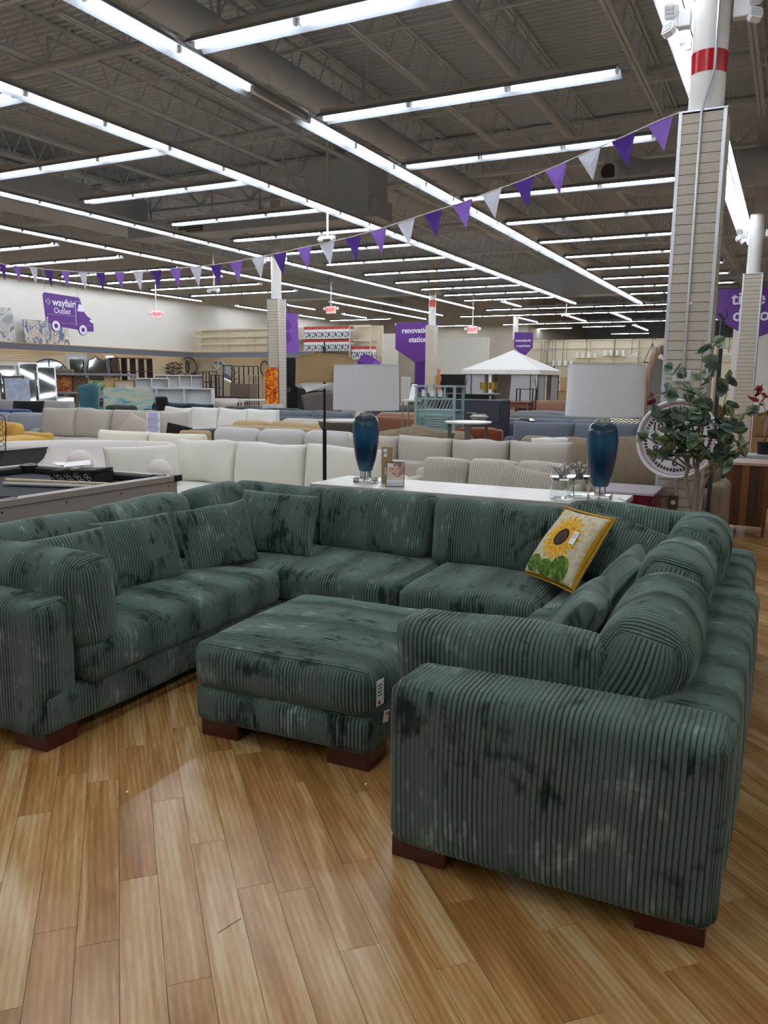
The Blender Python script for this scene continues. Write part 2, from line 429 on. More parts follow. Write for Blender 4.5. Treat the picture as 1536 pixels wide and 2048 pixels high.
# ceiling: corrugated deck, joists, girders
dk = MB(); y = YN; vs = []
prof = [(0, 0), (.06, 0), (.085, .05), (.13, .05), (.155, 0)]
ys = []
while y < 60:
    for dy, dz in prof[:4]: ys.append((y+dy, ZD+dz))
    y += .155
for a in (XL, XR):
    for p in ys: vs.append((a, p[0], p[1]))
n = len(ys); dk.add(vs, [(i, i+1, n+i+1, n+i) for i in range(n-1)])
dk.b2((XL-.2, YN-.2, ZD+.1), (XR+.2, 60.2, ZD+.3))
ceiling = struct('ceiling', dk, DECK)
GY = [-3.3, 7.3, 17.55, 27.8, 38.1, 48.4, 58.7]
BAY = 10.27
def joist_mesh():
    b = MB(); L = BAY-.1; z0 = -.62
    for s in (-1, 1):
        b.b2((s*.012, -L/2, -.04), (s*.055, L/2, 0)); b.b2((s*.012, -L/2+.9, z0-.04), (s*.06, L/2-.9, z0))
    k = 14; st = (L-1.0)/k; yy = -L/2+.5
    for i in range(k):
        a = yy+i*st
        b.bar((0, a, -.03), (0, a+st/2, z0), .022); b.bar((0, a+st/2, z0), (0, a+st, -.03), .022)
    return b.mesh('joist', JOIST)
jm = joist_mesh()
for g in range(6):
    for k in range(-7, 14):
        x = -.86-1.63*k
        if XL < x < XR: link('joist', jm, ceiling, loc=(x, (GY[g]+GY[g+1])/2, ZD))
for gy in GY[:-1]:
    b = MB()
    for z in (ZD-.06, ZD-.85): b.b2((XL, gy-.09, z-.06), (XR, gy-.015, z)); b.b2((XL, gy+.015, z-.06), (XR, gy+.09, z))
    x = XL; i = 0
    while x < XR-.4:
        z = (ZD-.08, ZD-.85)
        b.bar((x, gy, z[i % 2]), (x+.81, gy, z[(i+1) % 2]), .05); x += .815; i += 1
    part('girder', b, JOIST, ceiling)
for y in (2.0, 10.6, 14.1, 21, 24.5, 31, 34.5, 41.5):     # bridging angles between the joists
    part('bridging', MB().b2((XL, y, ZD-.66), (XR, y+.03, ZD-.63)), JOIST, ceiling)

# ================================================================== PILLARS
slat_me = {}
def slat_mesh(L):
    k = round(L, 3)
    if k not in slat_me:
        b = MB().prism([(-L/2, 0), (L/2, 0), (L/2, .0715), (-L/2, .0715)], -.009, .009, 'y')
        slat_me[k] = b.mesh('slat', SLAT)
    return slat_me[k]
def pillar(x, y, label, near=False, top=3.67, w=.355):
    t = thing('pillar', label, 'pillar', (x, y, 0)); h = w/2
    part('core', MB().box((0, 0, top/2), (w-.05, w-.05, top-.02)), GROOVE, t)
    part('post', MB().tube([(0, 0, top-.05), (0, 0, ZD-.3)], .135, 24), STEELW, t, smooth=True)
    cp = part('cap', MB().box((0, 0, top), (w+.012, w+.012, .012)), ALU, t)
    n = int(top/.0762)
    for s, d in (((0, -1), 0), ((1, 0), 90), ((0, 1), 180), ((-1, 0), 270)):
        if near:
            for k in range(n):
                link('slat', slat_mesh(w-.03), t, loc=(s[0]*(h-.012), s[1]*(h-.012), k*.0762), rot=(0, 0, R(d)))
        else:
            b = MB(); M = Matrix.Translation((s[0]*(h-.012), s[1]*(h-.012), 0)) @ Matrix.Rotation(R(d), 4, 'Z')
            for k in range(n):
                b.prism([(-w/2+.015, k*.0762), (w/2-.015, k*.0762), (w/2-.015, k*.0762+.070), (-w/2+.015, k*.0762+.070)], -.009, .009, 'y', M=M)
            part('slat_facing', b, SLAT, t, kind='stuff')
    for sx in (-1, 1):
        for sy in (-1, 1):
            b = MB().b2((sx*h, sy*(h+.001), 0), (sx*(h-.026), sy*(h-.004), top)).b2((sx*(h+.001), sy*h, 0), (sx*(h-.004), sy*(h-.026), top))
            part('corner_trim', b, ALU, t)
    return t
p1 = pillar(-.79, 7.24, 'tall beige slatted pillar with red tape band rising behind the green sofa', near=True)
b = MB().lathe([(.1365, 3.97), (.1365, 4.13)], 32); part('tape_band', b, REDM, p1, smooth=True, label='red tape band')
part('power_conduit', MB().tube([(-.01, -.195, .62), (-.01, -.195, 3.64), (.0, -.19, 3.70), (.06, -.15, 3.97), (.06, -.15, 6.4)], .011, 8), ALU, p1, smooth=True, label='thin metal conduit')
part('outlet_box', MB().box((-.02, -.195, .57), (.075, .03, .115)), mat('steel_plate', '6e675e', .4, metal=.5), p1, bev=.004)
part('outlet_face', MB().lathe([(0, -.212), (.019, -.212), (.022, -.209)], 20, (-.02, 0, .57), ax='y'), WHITE, p1)
part('thermostat_box', MB().box((-.02, -.2, 1.62), (.14, .045, .095)), mat('grey_plastic', 'c9c9c9', .5), p1, bev=.006)
part('screen', MB().box((-.02, -.224, 1.625), (.075, .006, .045)), mat('lcd', '6b7468', .3), p1)
part('clip', MB().box((0, -.197, 2.2), (.05, .008, .02)), ALU, p1)
def emergency_light(x, y, z, side, label, face=-1):
    t = thing('emergency_light', label, 'emergency light', (x, y, z))
    part('housing', MB().box((side*.07, 0, 0), (.10, .09, .13)), WHITE, t, bev=.008)
    part('bracket', MB().box((side*.13, -.03, .02), (.03, .05, .16)), WHITE, t, bev=.004)
    for k, (dz, tl) in enumerate(((.06, 25), (-.07, -35))):
        M = Matrix.Translation((side*(.17+.01*k), -.05, dz)) @ Matrix.Rotation(R(tl), 4, 'X') @ Matrix.Rotation(side*R(25), 4, 'Z')
        b = MB().prism([(-.05, -.04), (-.03, -.06), (.03, -.06), (.05, -.04), (.05, .04), (.03, .06), (-.03, .06), (-.05, .04)], -.02, .03, 'y', M=M)
        hd = part('lamp_head', b, WHITE, t)
        b = MB()
        for i in range(3): b.prism([(-.036, -.042+i*.03), (.036, -.042+i*.03), (.036, -.018+i*.03), (-.036, -.018+i*.03)], -.028, -.02, 'y', M=M)
        part('lens', b, mat('clear_lens', 'cfd4d8', .15), hd)
emergency_light(-.925, 7.24, 4.42, -1, 'white twin-head emergency light on left side of near pillar post')
emergency_light(-.655, 7.24, 4.42, 1, 'white twin-head emergency light on right side of near pillar post')
PIL = [(-.83, 17.55, 'beige slatted pillar behind the near pillar, by the purple wall sign'),
       (-12.4, 18.2, 'beige slatted pillar with flame-patterned panel leaning on it'),
       (-12.37, 28.55, 'beige slatted pillar beside the purple renovation banner'),
       (-12.37, 38.9, 'far slatted pillar by the small purple pennant banner'),
       (11.0, 7.3, 'slatted pillar out of view at the right aisle')]
for x, y, l in PIL[:4]:
    p = pillar(x, y, l)
    if y == 28.55: part('tape_band', MB().lathe([(.1365, 4.35), (.1365, 4.6)], 32), REDM, p, smooth=True, label='red tape band')
for x, y, z, s in ((-.965, 17.5, 4.42, -1), (-.695, 17.5, 4.42, 1), (-12.54, 18.2, 4.72, -1), (-12.265, 18.2, 4.75, 1), (-12.505, 28.55, 5.0, -1), (-12.235, 28.55, 5.0, 1)):
    nm = {17.5: 'second pillar on the right', 18.2: 'pillar with the flame panel', 28.55: 'pillar by the renovation banner'}[y]
    emergency_light(x, y, z, s, 'white emergency light on the %s side of the %s' % ('left' if s < 0 else 'right', nm))

# ================================================================== CEILING LIGHTS
ZL = 4.79
def fixture_meshes(nt):
    L = nt*1.22
    hs = MB().box((0, 0, .085), (L-.01, .09, .05)); hs.box((-L/2+.35, 0, .13), (.12, .07, .05)); hs.box((L/2-.35, 0, .13), (.12, .07, .05))
    rf = MB()
    for s in (-1, 1):
        rf.prism([(s*.03, .062), (s*.09, .045), (s*.155, -.012), (s*.158, -.012), (s*.093, .052), (s*.03, .068)], -L/2, L/2, 'x')
    rf.b2((-L/2, -.04, .045), (L/2, .04, .066))
    hg = MB().tube([(0, 0, .15), (0, 0, ZD-ZL+.02)], .004, 4)
    tb = MB().tube([(-.565, 0, 0), (-.56, 0, 0), (.56, 0, 0), (.565, 0, 0)], [.014, .021, .021, .014], 10)
    sk = MB()
    for i in range(nt):
        for s in (-1, 1): sk.box((-L/2+1.22*(i+.5)+s*.585, 0, .02), (.03, .035, .06))
    return dict(L=L, housing=hs.mesh('housing', STEELW), reflector=rf.mesh('reflector', mat('reflector_enamel', '7f858d', .3)), hanger=hg.mesh('hanger', STEELW),
                tube=tb.mesh('tube', TUBE, True), socket=sk.mesh('socket', SOCK))
FX = {n: fixture_meshes(n) for n in (1, 2, 3, 4)}
dark_me = FX[1]['tube'].copy(); dark_me.materials[0] = DARKTUBE
def fixture(x, y, rz, nt, label, group, dark=()):
    m = FX[nt]; t = thing('strip_light', label, 'ceiling light', (x, y, ZL), rz, group)
    for k in ('housing', 'reflector'): link(k, m[k], t)
    link('socket', m['socket'], t)['kind'] = 'stuff'
    for q in (-1, 1): link('hanger', m['hanger'], t, loc=(q*(m['L']/2-.35), 0, 0))
    for i in range(nt):
        link('tube', dark_me if i in dark else m['tube'], t, loc=(-m['L']/2+1.22*(i+.5), 0, 0))
ORD = ['nearest', 'second', 'third', 'fourth', 'fifth', 'sixth', 'seventh', 'eighth', 'ninth', 'tenth', 'eleventh', 'twelfth', 'thirteenth', 'fourteenth', 'fifteenth', 'sixteenth', 'seventeenth', 'eighteenth']
def row(x, y0, n, name, skipdark=None):
    for i in range(n):
        yc = y0+2.44*i+1.22
        d = ()
        if skipdark is not None and yc-1.22 <= skipdark < yc+1.22: d = (0,) if skipdark < yc else (1,)
        fixture(x, yc, R(90), 2, '%s strip light in the %s' % (ORD[i], name), 'strip lights in the '+name, d)
row(-5.74, 3.09-2.44, 14, 'long row just left of the near pillar', 8.5)
row(-8.21, 4.52, 12, 'second long row left of the near pillar')
row(-12.82, 7.4-2.44, 12, 'third long row left of the near pillar')
row(-15.6, 10.5-2.44, 12, 'fourth long row left of the near pillar')
row(-22.2, 12.5, 6, 'long row beside the left wall')
row(-1.16, -.9, 9, 'long row passing behind the near pillar')
row(-17.3, 29.4, 4, 'far long row before the renovation banner')
def cross(xc, ys, nt, name):
    for i, y in enumerate(ys):
        fixture(xc, y, 0, nt, '%s crosswise strip light %s' % (ORD[i], name), 'crosswise lights '+name)
cross(-3.72, [4.3, 6.75, 9.19, 11.65, 14.07, 16.5, 18.96, 21.38, 23.85, 26.1, 28.5, 30.8], 3, 'right of the first long row')
cross(-10.2, [6.95, 9.4, 11.39, 13.76, 15.89, 18.0, 20.14, 22.42, 24.6, 26.7, 28.8, 30.9], 3, 'left of the second long row')
cross(-18.85, [14.55, 16.7, 19.05, 21.0, 23.13, 25.36], 4, 'between the fourth row and the left wall')
for Y_, xs in ((35.2, [-10.8, -7.14, -3.48, .18]), (38.3, [-20.8, -13.28, -9.62, -5.96, -2.3, 1.4]), (44.2, [-18.4, -13.0, -9.35, -5.7, -2.04, 1.6])):
    for i, x in enumerate(xs):
        fixture(x, Y_, 0, 3, 'strip light %s from the left in the %s far crosswise row' % (['one', 'two', 'three', 'four', 'five', 'six', 'seven'][i], {35.2: 'nearest', 38.3: 'middle', 44.2: 'farthest'}[Y_]), 'far crosswise rows')
for i, (x, y, n, rz) in enumerate([(-10.66, 33, 2, 90), (-12.5, 41.3, 3, 90), (-9.96, 41.0, 4, 90), (-7.64, 41.0, 4, 90), (-8.1, 49.4, 4, 90), (-13.1, 48.2, 2, 0), (-9.9, 47.5, 2, 0), (-9.65, 54.6, 2, 0), (-19.8, 31, 2, 90), (-19.85, 36.1, 2, 90), (-22.2, 30.7, 2, 90), (-22.3, 36, 2, 90), (-19.3, 42.0, 2, 0)]):
    fixture(x, y, R(rz), n, ['far short strip light between the second and third long rows', 'strip light run over the gazebo left side', 'strip light run over the gazebo roof', 'strip light run right of the gazebo roof', 'farthest lengthwise strip light run in the blue bay',
        'short strip light above the small pennant banner', 'short strip light in the blue bay', 'farthest crosswise strip light in the blue bay', 'short strip light above the stacked red boxes, nearer one', 'short strip light above the stacked red boxes, farther one',
        'short strip light near the left wall behind the flame-panel pillar', 'farther short strip light near the left back wall', 'short strip light above the renovation banner'][i], 'stray strip lights')
# rows that go on over the aisle to the right and behind the camera
for x in (2.5, 6.2): row(x, -6, 6, 'row over the right aisle at x%.0f metres' % x)
cross(-9.9, [-4.5, -1.5, 1.8, 4.6], 4, 'behind the camera on the left')
cross(-3.7, [-7, -4.4, -1.8, .9], 3, 'over the camera')
# ================================================================== GREEN SECTIONAL
WL = .0175
sec = thing('sectional_sofa', 'large U-shaped dark green corduroy sectional sofa on mahogany block feet', 'sofa', (-1.9, 3.4, 0))
sid = [0]
def blk(name, a, b, r, rib, puff=(0, 0, 0), ribh=0, par=None, wob=.003, m=None, dens=None, lean=None, rz=0, sag=None, label=None, wale=None, shift=(0, 0, 0)):
    """upholstered block between world corners a and b (optional lean (axis, degrees) about its base)"""
    sid[0] += 1
    par = par or sec
    c = [(p+q)/2 for p, q in zip(a, b)]; s = [abs(q-p) for p, q in zip(a, b)]
    me = cushion_mesh(name, s, m or GREEN, r, puff, rib, ribh, wale or WL, dens, sid[0], wob, sag=sag)
    o = link(name, me, par)
    wc = Vector(c); e = Euler((0, 0, R(rz)))
    if lean:
        e = Euler((R(lean[1]) if lean[0] == 'x' else 0, R(lean[1]) if lean[0] == 'y' else 0, R(rz)))
        base = Vector((c[0], c[1], min(a[2], b[2]))); wc = base+e.to_matrix() @ Vector((0, 0, s[2]/2))
    o.location = wc+Vector(shift)-par.location; o.rotation_euler = e
    if label: o['label'] = label
    return o
RX = {'z': 'x', 'y': 'x', 'x': 'y'}; RY = {'z': 'y', 'x': 'y', 'y': 'x'}
G = .0075
# bases
blk('base', (-3.72, 2.16, .07), (-2.645, 3.93, .24), .03, RY, ribh=G)
blk('base', (-3.72, 3.935, .07), (-1.88, 4.99, .24), .03, RX)
blk('base', (-1.875, 3.935, .07), (-.07, 4.99, .24), .03, RX)
blk('base', (-1.03, 2.3, .07), (-.08, 3.93, .24), .03, RY)
# arms and back rails
blk('arm', (-3.72, 2.135, .065), (-2.65, 2.355, .645), .045, RX, ribh=G, puff=(0, .010, .006))
blk('arm', (-1.06, 2.15, .06), (-.062, 2.405, .615), .045, RX, ribh=G, puff=(0, .012, .004), dens=.02)
blk('back_rail', (-3.73, 2.36, .07), (-3.49, 4.99, .63), .05, RY)
blk('back_rail', (-.33, 2.39, .068), (-.058, 4.02, .615), .055, RY, ribh=G, puff=(.012, 0, .006))
blk('back_rail', (-.34, 4.025, .068), (-.10, 4.99, .615), .055, RY, ribh=G, puff=(.012, 0, .008))
blk('back_rail', (-3.48, 4.76, .07), (-.35, 4.99, .63), .05, RX)
# seats
blk('seat_cushion', (-3.47, 2.37, .235), (-2.60, 3.87, .43), .055, RY, (0, 0, .03), G, dens=.03, wob=.005)
blk('seat_cushion', (-3.47, 3.90, .235), (-1.875, 4.77, .43), .055, RX, (0, 0, .028), G, dens=.04, wob=.005)
blk('seat_cushion', (-1.865, 3.87, .235), (-1.07, 4.77, .432), .055, RX, (0, 0, .03), G, dens=.04, wob=.005)
blk('seat_cushion', (-1.065, 3.88, .235), (-.34, 4.77, .43), .055, RX, (0, 0, .01), 0, dens=.04)
blk('seat_cushion', (-1.07, 2.41, .235), (-.34, 3.86, .435), .055, RY, (0, 0, .025), G, dens=.04)
# bolsters standing inside the arms
blk('arm_cushion', (-3.42, 2.36, .38), (-2.60, 2.59, .79), .075, RX, (0, .03, .02), G, wob=.008, lean=('x', 5))
blk('arm_cushion', (-1.165, 2.43, .41), (-.44, 2.62, .745), .055, RX, (0, .02, .01), G, wob=.008, lean=('x', 4), dens=.02)
# back cushions: left side, back row, right side
blk('back_cushion', (-3.60, 2.50, .42), (-3.36, 3.30, .81), .08, RY, (.03, 0, .02), 0, lean=('y', -12), wob=.008)
blk('back_cushion', (-3.60, 3.31, .42), (-3.36, 4.08, .82), .08, RY, (.03, 0, .02), 0, lean=('y', -12), wob=.008)
blk('back_cushion', (-3.62, 4.11, .42), (-3.38, 4.60, .83), .08, RY, (.03, 0, .01), 0, lean=('y', -10), wob=.008)
for x0, x1, z in ((-3.52, -2.77, .835), (-2.765, -1.97, .83), (-1.965, -1.13, .825), (-1.125, -.30, .87)):
    blk('back_cushion', (x0, 4.50, .41), (x1, 4.74, z), .07, RX, (0, .025, .01), G, lean=('x', -9), wob=.008)
blk('back_cushion', (-.545, 2.45, .42), (-.30, 3.20, .825), .095, RY, (.03, .03, .02), G, lean=('y', 14), wob=.009, dens=.025)
blk('back_cushion', (-.56, 3.22, .42), (-.31, 3.92, .865), .095, RY, (.03, .02, .02), G, lean=('y', 12), wob=.009, dens=.025)
blk('back_cushion', (-.545, 3.95, .42), (-.295, 4.52, .89), .10, RY, (.03, .02, .02), G, lean=('y', 12), wob=.009, dens=.025)
# feet
for x, y in ((-2.76, 2.26), (-3.6, 2.26), (-2.76, 3.8), (-3.62, 4.9), (-1.0, 4.0), (-2.0, 4.0), (-.15, 4.9)):
    part('foot', MB().box((x, y, .037), (.19, .17, .074)), WOODLEG, sec, world=True, bev=.004)
for x in (-.965, -.185): part('foot', MB().box((x, 2.27, .037), (.19, .16, .074)), WOODLEG, sec, world=True, bev=.004)
# ottoman
ott = thing('ottoman', 'square green corduroy ottoman with store tag standing inside the sectional', 'ottoman', (-1.82, 3.08, 0), R(2.2))
def oblk(name, a, b, r, rib, puff, seed, dens=.025, wob=.004):
    c = [(p+q)/2 for p, q in zip(a, b)]; s = [abs(q-p) for p, q in zip(a, b)]
    o = link(name, cushion_mesh(name, s, GREEN, r, puff, rib, .0072, WL, dens, seed, wob), ott, loc=c); return o
RO = {'z': 'y', 'y': 'x', 'x': 'y'}
oblk('base', (-.425, -.46, .07), (.425, .46, .232), .035, RO, (.004, .004, 0), 31)
oblk('seat_cushion', (-.43, -.465, .228), (.43, .465, .425), .05, RO, (.01, .01, .04), 32)
for sx in (-1, 1):
    for sy in (-1, 1): part('foot', MB().box((sx*.315, sy*.35, .037), (.19, .18, .074)), WOODLEG, ott, bev=.004)
def tag_on(par, loc, rot, w, h, dot=None, lines=4, label='printed paper tag'):
    t = part('tag', MB().box((0, 0, 0), (w, .0015, h)), PAPER, par, loc=loc, rot=rot, label=label)
    b = MB()
    for i in range(lines): b.box((-w*.05, -.0012, h*.3-i*h*.13), (w*(.62-.12*(i % 2)), .0006, h*.035))
    part('print', b, INK, t, kind='stuff')
    if dot: part('sticker', MB().lathe([(0, -.0016), (w*.17, -.0016)], 14, (dot[0]*w, 0, dot[1]*h), ax='y'), mat('red_sticker', 'c8202c', .6), t)
    return t
tag_on(ott, (.448, -.415, .335), (0, 0, R(80)), .05, .105, (-.15, -.38), label='white store tag with red dot')
tag_on(ott, (.437, -.33, .20), (R(3), R(14), R(90)), .055, .05, (.3, .2), 2, label='small white and red tag')
# throw pillows of the sectional
def throw(name, w, h, t, loc, rx, rz, label, cat='pillow', m=GREEN, group=None, ribax='x', ribh=.005, ry=0, seed=0, pinch=.05, wob=.007, wale=WL, n=28):
    me = pillow_mesh(name, w, h, t, m, ribax, ribh, wale, pinch, seed, wob, n)
    o = link(name, me, None, loc=loc, rot=(R(rx), R(ry), R(rz))); return tagp(o, label, cat, group)
G4 = 'green corduroy throw pillows'
throw('throw_pillow', .46, .40, .17, (-3.08, 2.74, .60), -18, 84, 'green ribbed throw pillow half hidden behind the left arm cushion', group=G4, seed=41)
throw('throw_pillow', .52, .38, .17, (-3.12, 3.20, .615), -20, 80, 'dark green ribbed throw pillow, middle of three along left back', group=G4, seed=42)
throw('throw_pillow', .48, .39, .16, (-3.06, 3.83, .62), -18, 64, 'green ribbed throw pillow nearest the sectional left rear corner', group=G4, seed=43, ry=-4)
throw('throw_pillow', .62, .39, .17, (-2.93, 4.27, .635), -14, 2, 'green ribbed lumbar pillow standing against the back row', group=G4, seed=44)
throw('throw_pillow', .60, .36, .16, (-.66, 4.30, .635), -28, -14, 'dark green ribbed throw pillow behind the sunflower pillow', group=G4, seed=45, ry=10)
throw('throw_pillow', .50, .42, .17, (-.63, 3.58, .62), -30, -80, 'green ribbed throw pillow slumped against right back, farther one', group=G4, seed=46, wob=.012)
throw('throw_pillow', .48, .40, .17, (-.68, 2.98, .60), -28, -86, 'green ribbed throw pillow slumped behind the right arm cushion', group=G4, seed=47, wob=.012)
# sunflower pillow
def sunflower_mat():
    m, nt, b = base_mat('sunflower_cover'); N = nt.nodes; L = nt.links
    uv = N.new('ShaderNodeUVMap'); uv.uv_map = 'uv'; sp = N.new('ShaderNodeSeparateXYZ'); L.new(uv.outputs[0], sp.inputs[0])
    x = math_n(N, L, 'SUBTRACT', sp.outputs[0], 0.0); y = math_n(N, L, 'SUBTRACT', sp.outputs[1], .035)
    nz = N.new('ShaderNodeTexNoise'); nz.inputs['Scale'].default_value = 30; L.new(uv.outputs[0], nz.inputs['Vector'])
    r = math_n(N, L, 'SQRT', math_n(N, L, 'ADD', math_n(N, L, 'MULTIPLY', x, x), math_n(N, L, 'MULTIPLY', y, y)))
    a = math_n(N, L, 'ARCTAN2', y, x)
    pet = math_n(N, L, 'ABSOLUTE', math_n(N, L, 'SINE', math_n(N, L, 'ADD', math_n(N, L, 'MULTIPLY', a, 8), math_n(N, L, 'MULTIPLY', nz.outputs['Fac'], 2.4))))
    edge = math_n(N, L, 'ADD', .108, math_n(N, L, 'MULTIPLY', pet, .045))
    ispet = math_n(N, L, 'LESS_THAN', r, edge)
    core = math_n(N, L, 'LESS_THAN', math_n(N, L, 'ADD', r, math_n(N, L, 'MULTIPLY', nz.outputs['Fac'], .008)), .062)
    cream = ramp(N, L, nz.outputs['Fac'], [(.35, srgb('c3b48f')), (.65, srgb('ddd2b2'))])
    strk = N.new('ShaderNodeTexNoise'); strk.inputs['Scale'].default_value = 5
    cv = N.new('ShaderNodeCombineXYZ'); L.new(math_n(N, L, 'MULTIPLY', a, 2.2), cv.inputs[0]); L.new(math_n(N, L, 'MULTIPLY', r, 6), cv.inputs[1]); L.new(cv.outputs[0], strk.inputs['Vector'])
    yel = ramp(N, L, strk.outputs['Fac'], [(.32, srgb('b9700c')), (.45, srgb('e2a414')), (.6, srgb('f0bd2a')), (.7, srgb('f2d97c'))])
    cor = ramp(N, L, r, [(0, srgb('4c3420')), (.018, srgb('3a2114')), (.03, srgb('5b3d28')), (.045, srgb('2d1710'))])
    def mix(f, p, q):
        k = N.new('ShaderNodeMixRGB'); L.new(f, k.inputs[0]); L.new(p, k.inputs[1]); L.new(q, k.inputs[2]); return k.outputs[0]
    c = mix(ispet, cream, yel)
    # leaves
    def leaf(cx_, cy_, rx_, ry_):
        q = math_n(N, L, 'ADD', math_n(N, L, 'POWER', math_n(N, L, 'DIVIDE', math_n(N, L, 'ABSOLUTE', math_n(N, L, 'SUBTRACT', sp.outputs[0], cx_)), rx_), 2), math_n(N, L, 'POWER', math_n(N, L, 'DIVIDE', math_n(N, L, 'ABSOLUTE', math_n(N, L, 'SUBTRACT', sp.outputs[1], cy_)), ry_), 2))
        return math_n(N, L, 'LESS_THAN', math_n(N, L, 'ADD', q, math_n(N, L, 'MULTIPLY', nz.outputs['Fac'], .3)), 1.15)
    lv = math_n(N, L, 'MAXIMUM', math_n(N, L, 'MAXIMUM', leaf(-.13, -.155, .07, .055), leaf(-.01, -.165, .07, .05)), leaf(.10, -.145, .065, .075))
    gcol = ramp(N, L, strk.outputs['Fac'], [(.35, srgb('3d5a1a')), (.5, srgb('55761f')), (.65, srgb('7fa02e'))])
    c = mix(core, c, cor); c = mix(lv, c, gcol)
    # braid border
    bx = math_n(N, L, 'MAXIMUM', math_n(N, L, 'ABSOLUTE', sp.outputs[0]), math_n(N, L, 'ABSOLUTE', sp.outputs[1]))
    yb = N.new('ShaderNodeRGB'); yb.outputs[0].default_value = srgb('d3a020')
    c = mix(math_n(N, L, 'GREATER_THAN', bx, .213), c, yb.outputs[0])
    L.new(c, b.inputs['Base Color']); b.inputs['Roughness'].default_value = .9
    wv = N.new('ShaderNodeTexWave'); wv.inputs['Scale'].default_value = 90; wv.inputs['Distortion'].default_value = 4; wv.bands_direction = 'Y'; L.new(uv.outputs[0], wv.inputs['Vector'])
    bp = N.new('ShaderNodeBump'); bp.inputs['Strength'].default_value = .5; bp.inputs['Distance'].default_value = .002; L.new(wv.outputs['Fac'], bp.inputs['Height']); L.new(bp.outputs[0], b.inputs['Normal'])
    return m
sf = thing('throw_pillow', 'square throw pillow embroidered with a yellow sunflower, leaning on green pillow', 'pillow', (-1.01, 4.26, .668))
sf.rotation_euler = Matrix(((.746, .557, .363), (-.666, .624, .41), (0, -.548, .836))).to_euler()
V = pillow_mesh('cover', .44, .44, .13, sunflower_mat(), 'x', 0, seed=51, pinch=.03, wob=.004)
link('cover', V, sf)
q = V.copy(); 
back = MB()
for s in (-1, 1):
    pass
pts = []
for k in range(41):
    t = k/40*4; i = int(t) % 4; f = t-int(t); c4_ = [(-1, -1), (1, -1), (1, 1), (-1, 1), (-1, -1)]
    a_, b_ = c4_[i], c4_[i+1]; s_, t_ = a_[0]+(b_[0]-a_[0])*f, a_[1]+(b_[1]-a_[1])*f
    if k == 40: s_, t_ = -1, -1
    pts.append((s_*.222*(1-.03*(1-t_**2)), .0, t_*.222*(1-.03*(1-s_**2))))
part('braid_edging', MB().tube(pts, .006, 6), mat('gold_braid', 'c89a2a', .7, noise=.3, nscale=60), sf, smooth=True, label='golden braided edging')
tag_on(sf, (.095, -.072, .04), (0, 0, 0), .045, .075, None, 3, label='white price tag')
# ================================================================== TEXT
def text_mesh(body, size, m, ext=.002, align='CENTER', bold=0, spacing=1.0):
    c = bpy.data.curves.new('t', 'FONT'); c.body = body; c.size = size; c.extrude = ext; c.align_x = align; c.align_y = 'CENTER'
    c.offset = bold; c.space_character = spacing; c.resolution_u = 3
    o = bpy.data.objects.new('t', c); col.objects.link(o)
    dg = bpy.context.evaluated_depsgraph_get(); me = bpy.data.meshes.new_from_object(o.evaluated_get(dg))
    bpy.data.objects.remove(o); me.materials.clear(); me.materials.append(m); return me
def text(name, body, size, parent, loc, rot, m, **k):
    return link(name, text_mesh(body, size, m, **k), parent, loc=loc, rot=rot)
VERT = (R(90), 0, 0)           # text facing -Y
# ================================================================== AROUND THE SECTIONAL
MARB = mat('whitewashed_marble_look', 'bdb9b0', .35, noise=.2, nscale=7)
CLEAR = mat('clear_acrylic', 'f4f8fa', .03, trans=1, ior=1.42)
GLASS = mat('clear_glass', 'f4f8f6', .02, trans=1, ior=1.3)
CHROME = mat('chrome', 'd8d8da', .12, metal=1)
t = thing('console_table', 'long whitewashed table behind the green sectional holding two blue lamps', 'table', (-2.15, 5.62, 0))
part('tabletop', MB().b2((-1.19, -.29, .715), (1.19, .33, .752)), MARB, t, bev=.004)
part('apron', MB().b2((-1.14, -.25, .65), (1.14, .29, .715)), mat('weathered_wood', '9a9184', .7, noise=.2, nscale=12), t)
for x in (-1.1, 1.1):
    for y in (-.21, .25): part('leg', MB().box((x, y, .325), (.07, .07, .65)), MATS['weathered_wood'], t)
# table lamps
def blue_glass():
    m, nt, b = base_mat('teal_blue_glass'); N = nt.nodes; L = nt.links
    tc = N.new('ShaderNodeTexCoord'); sp = N.new('ShaderNodeSeparateXYZ'); L.new(tc.outputs['Object'], sp.inputs[0])
    c = ramp(N, L, math_n(N, L, 'DIVIDE', sp.outputs[2], .55), [(.1, srgb('2d7599')), (.25, srgb('0d3f63')), (.45, srgb('0a2b4a')), (.72, srgb('0f5479')), (.95, srgb('0c3a55'))])
    L.new(c, b.inputs['Base Color']); b.inputs['Roughness'].default_value = .22; b.inputs['Coat Weight'].default_value = .3
    at = math_n(N, L, 'ARCTAN2', sp.outputs[1], sp.outputs[0])
    w_ = math_n(N, L, 'SINE', math_n(N, L, 'MULTIPLY', at, 40)); bp = N.new('ShaderNodeBump'); bp.inputs['Strength'].default_value = .15; bp.inputs['Distance'].default_value = .002
    L.new(w_, bp.inputs['Height']); L.new(bp.outputs[0], b.inputs['Normal']); return m
BLUEG = blue_glass()
SHADE = mat('white_linen_shade', 'e3e4e6', .8, bump=.15, bscale=300)
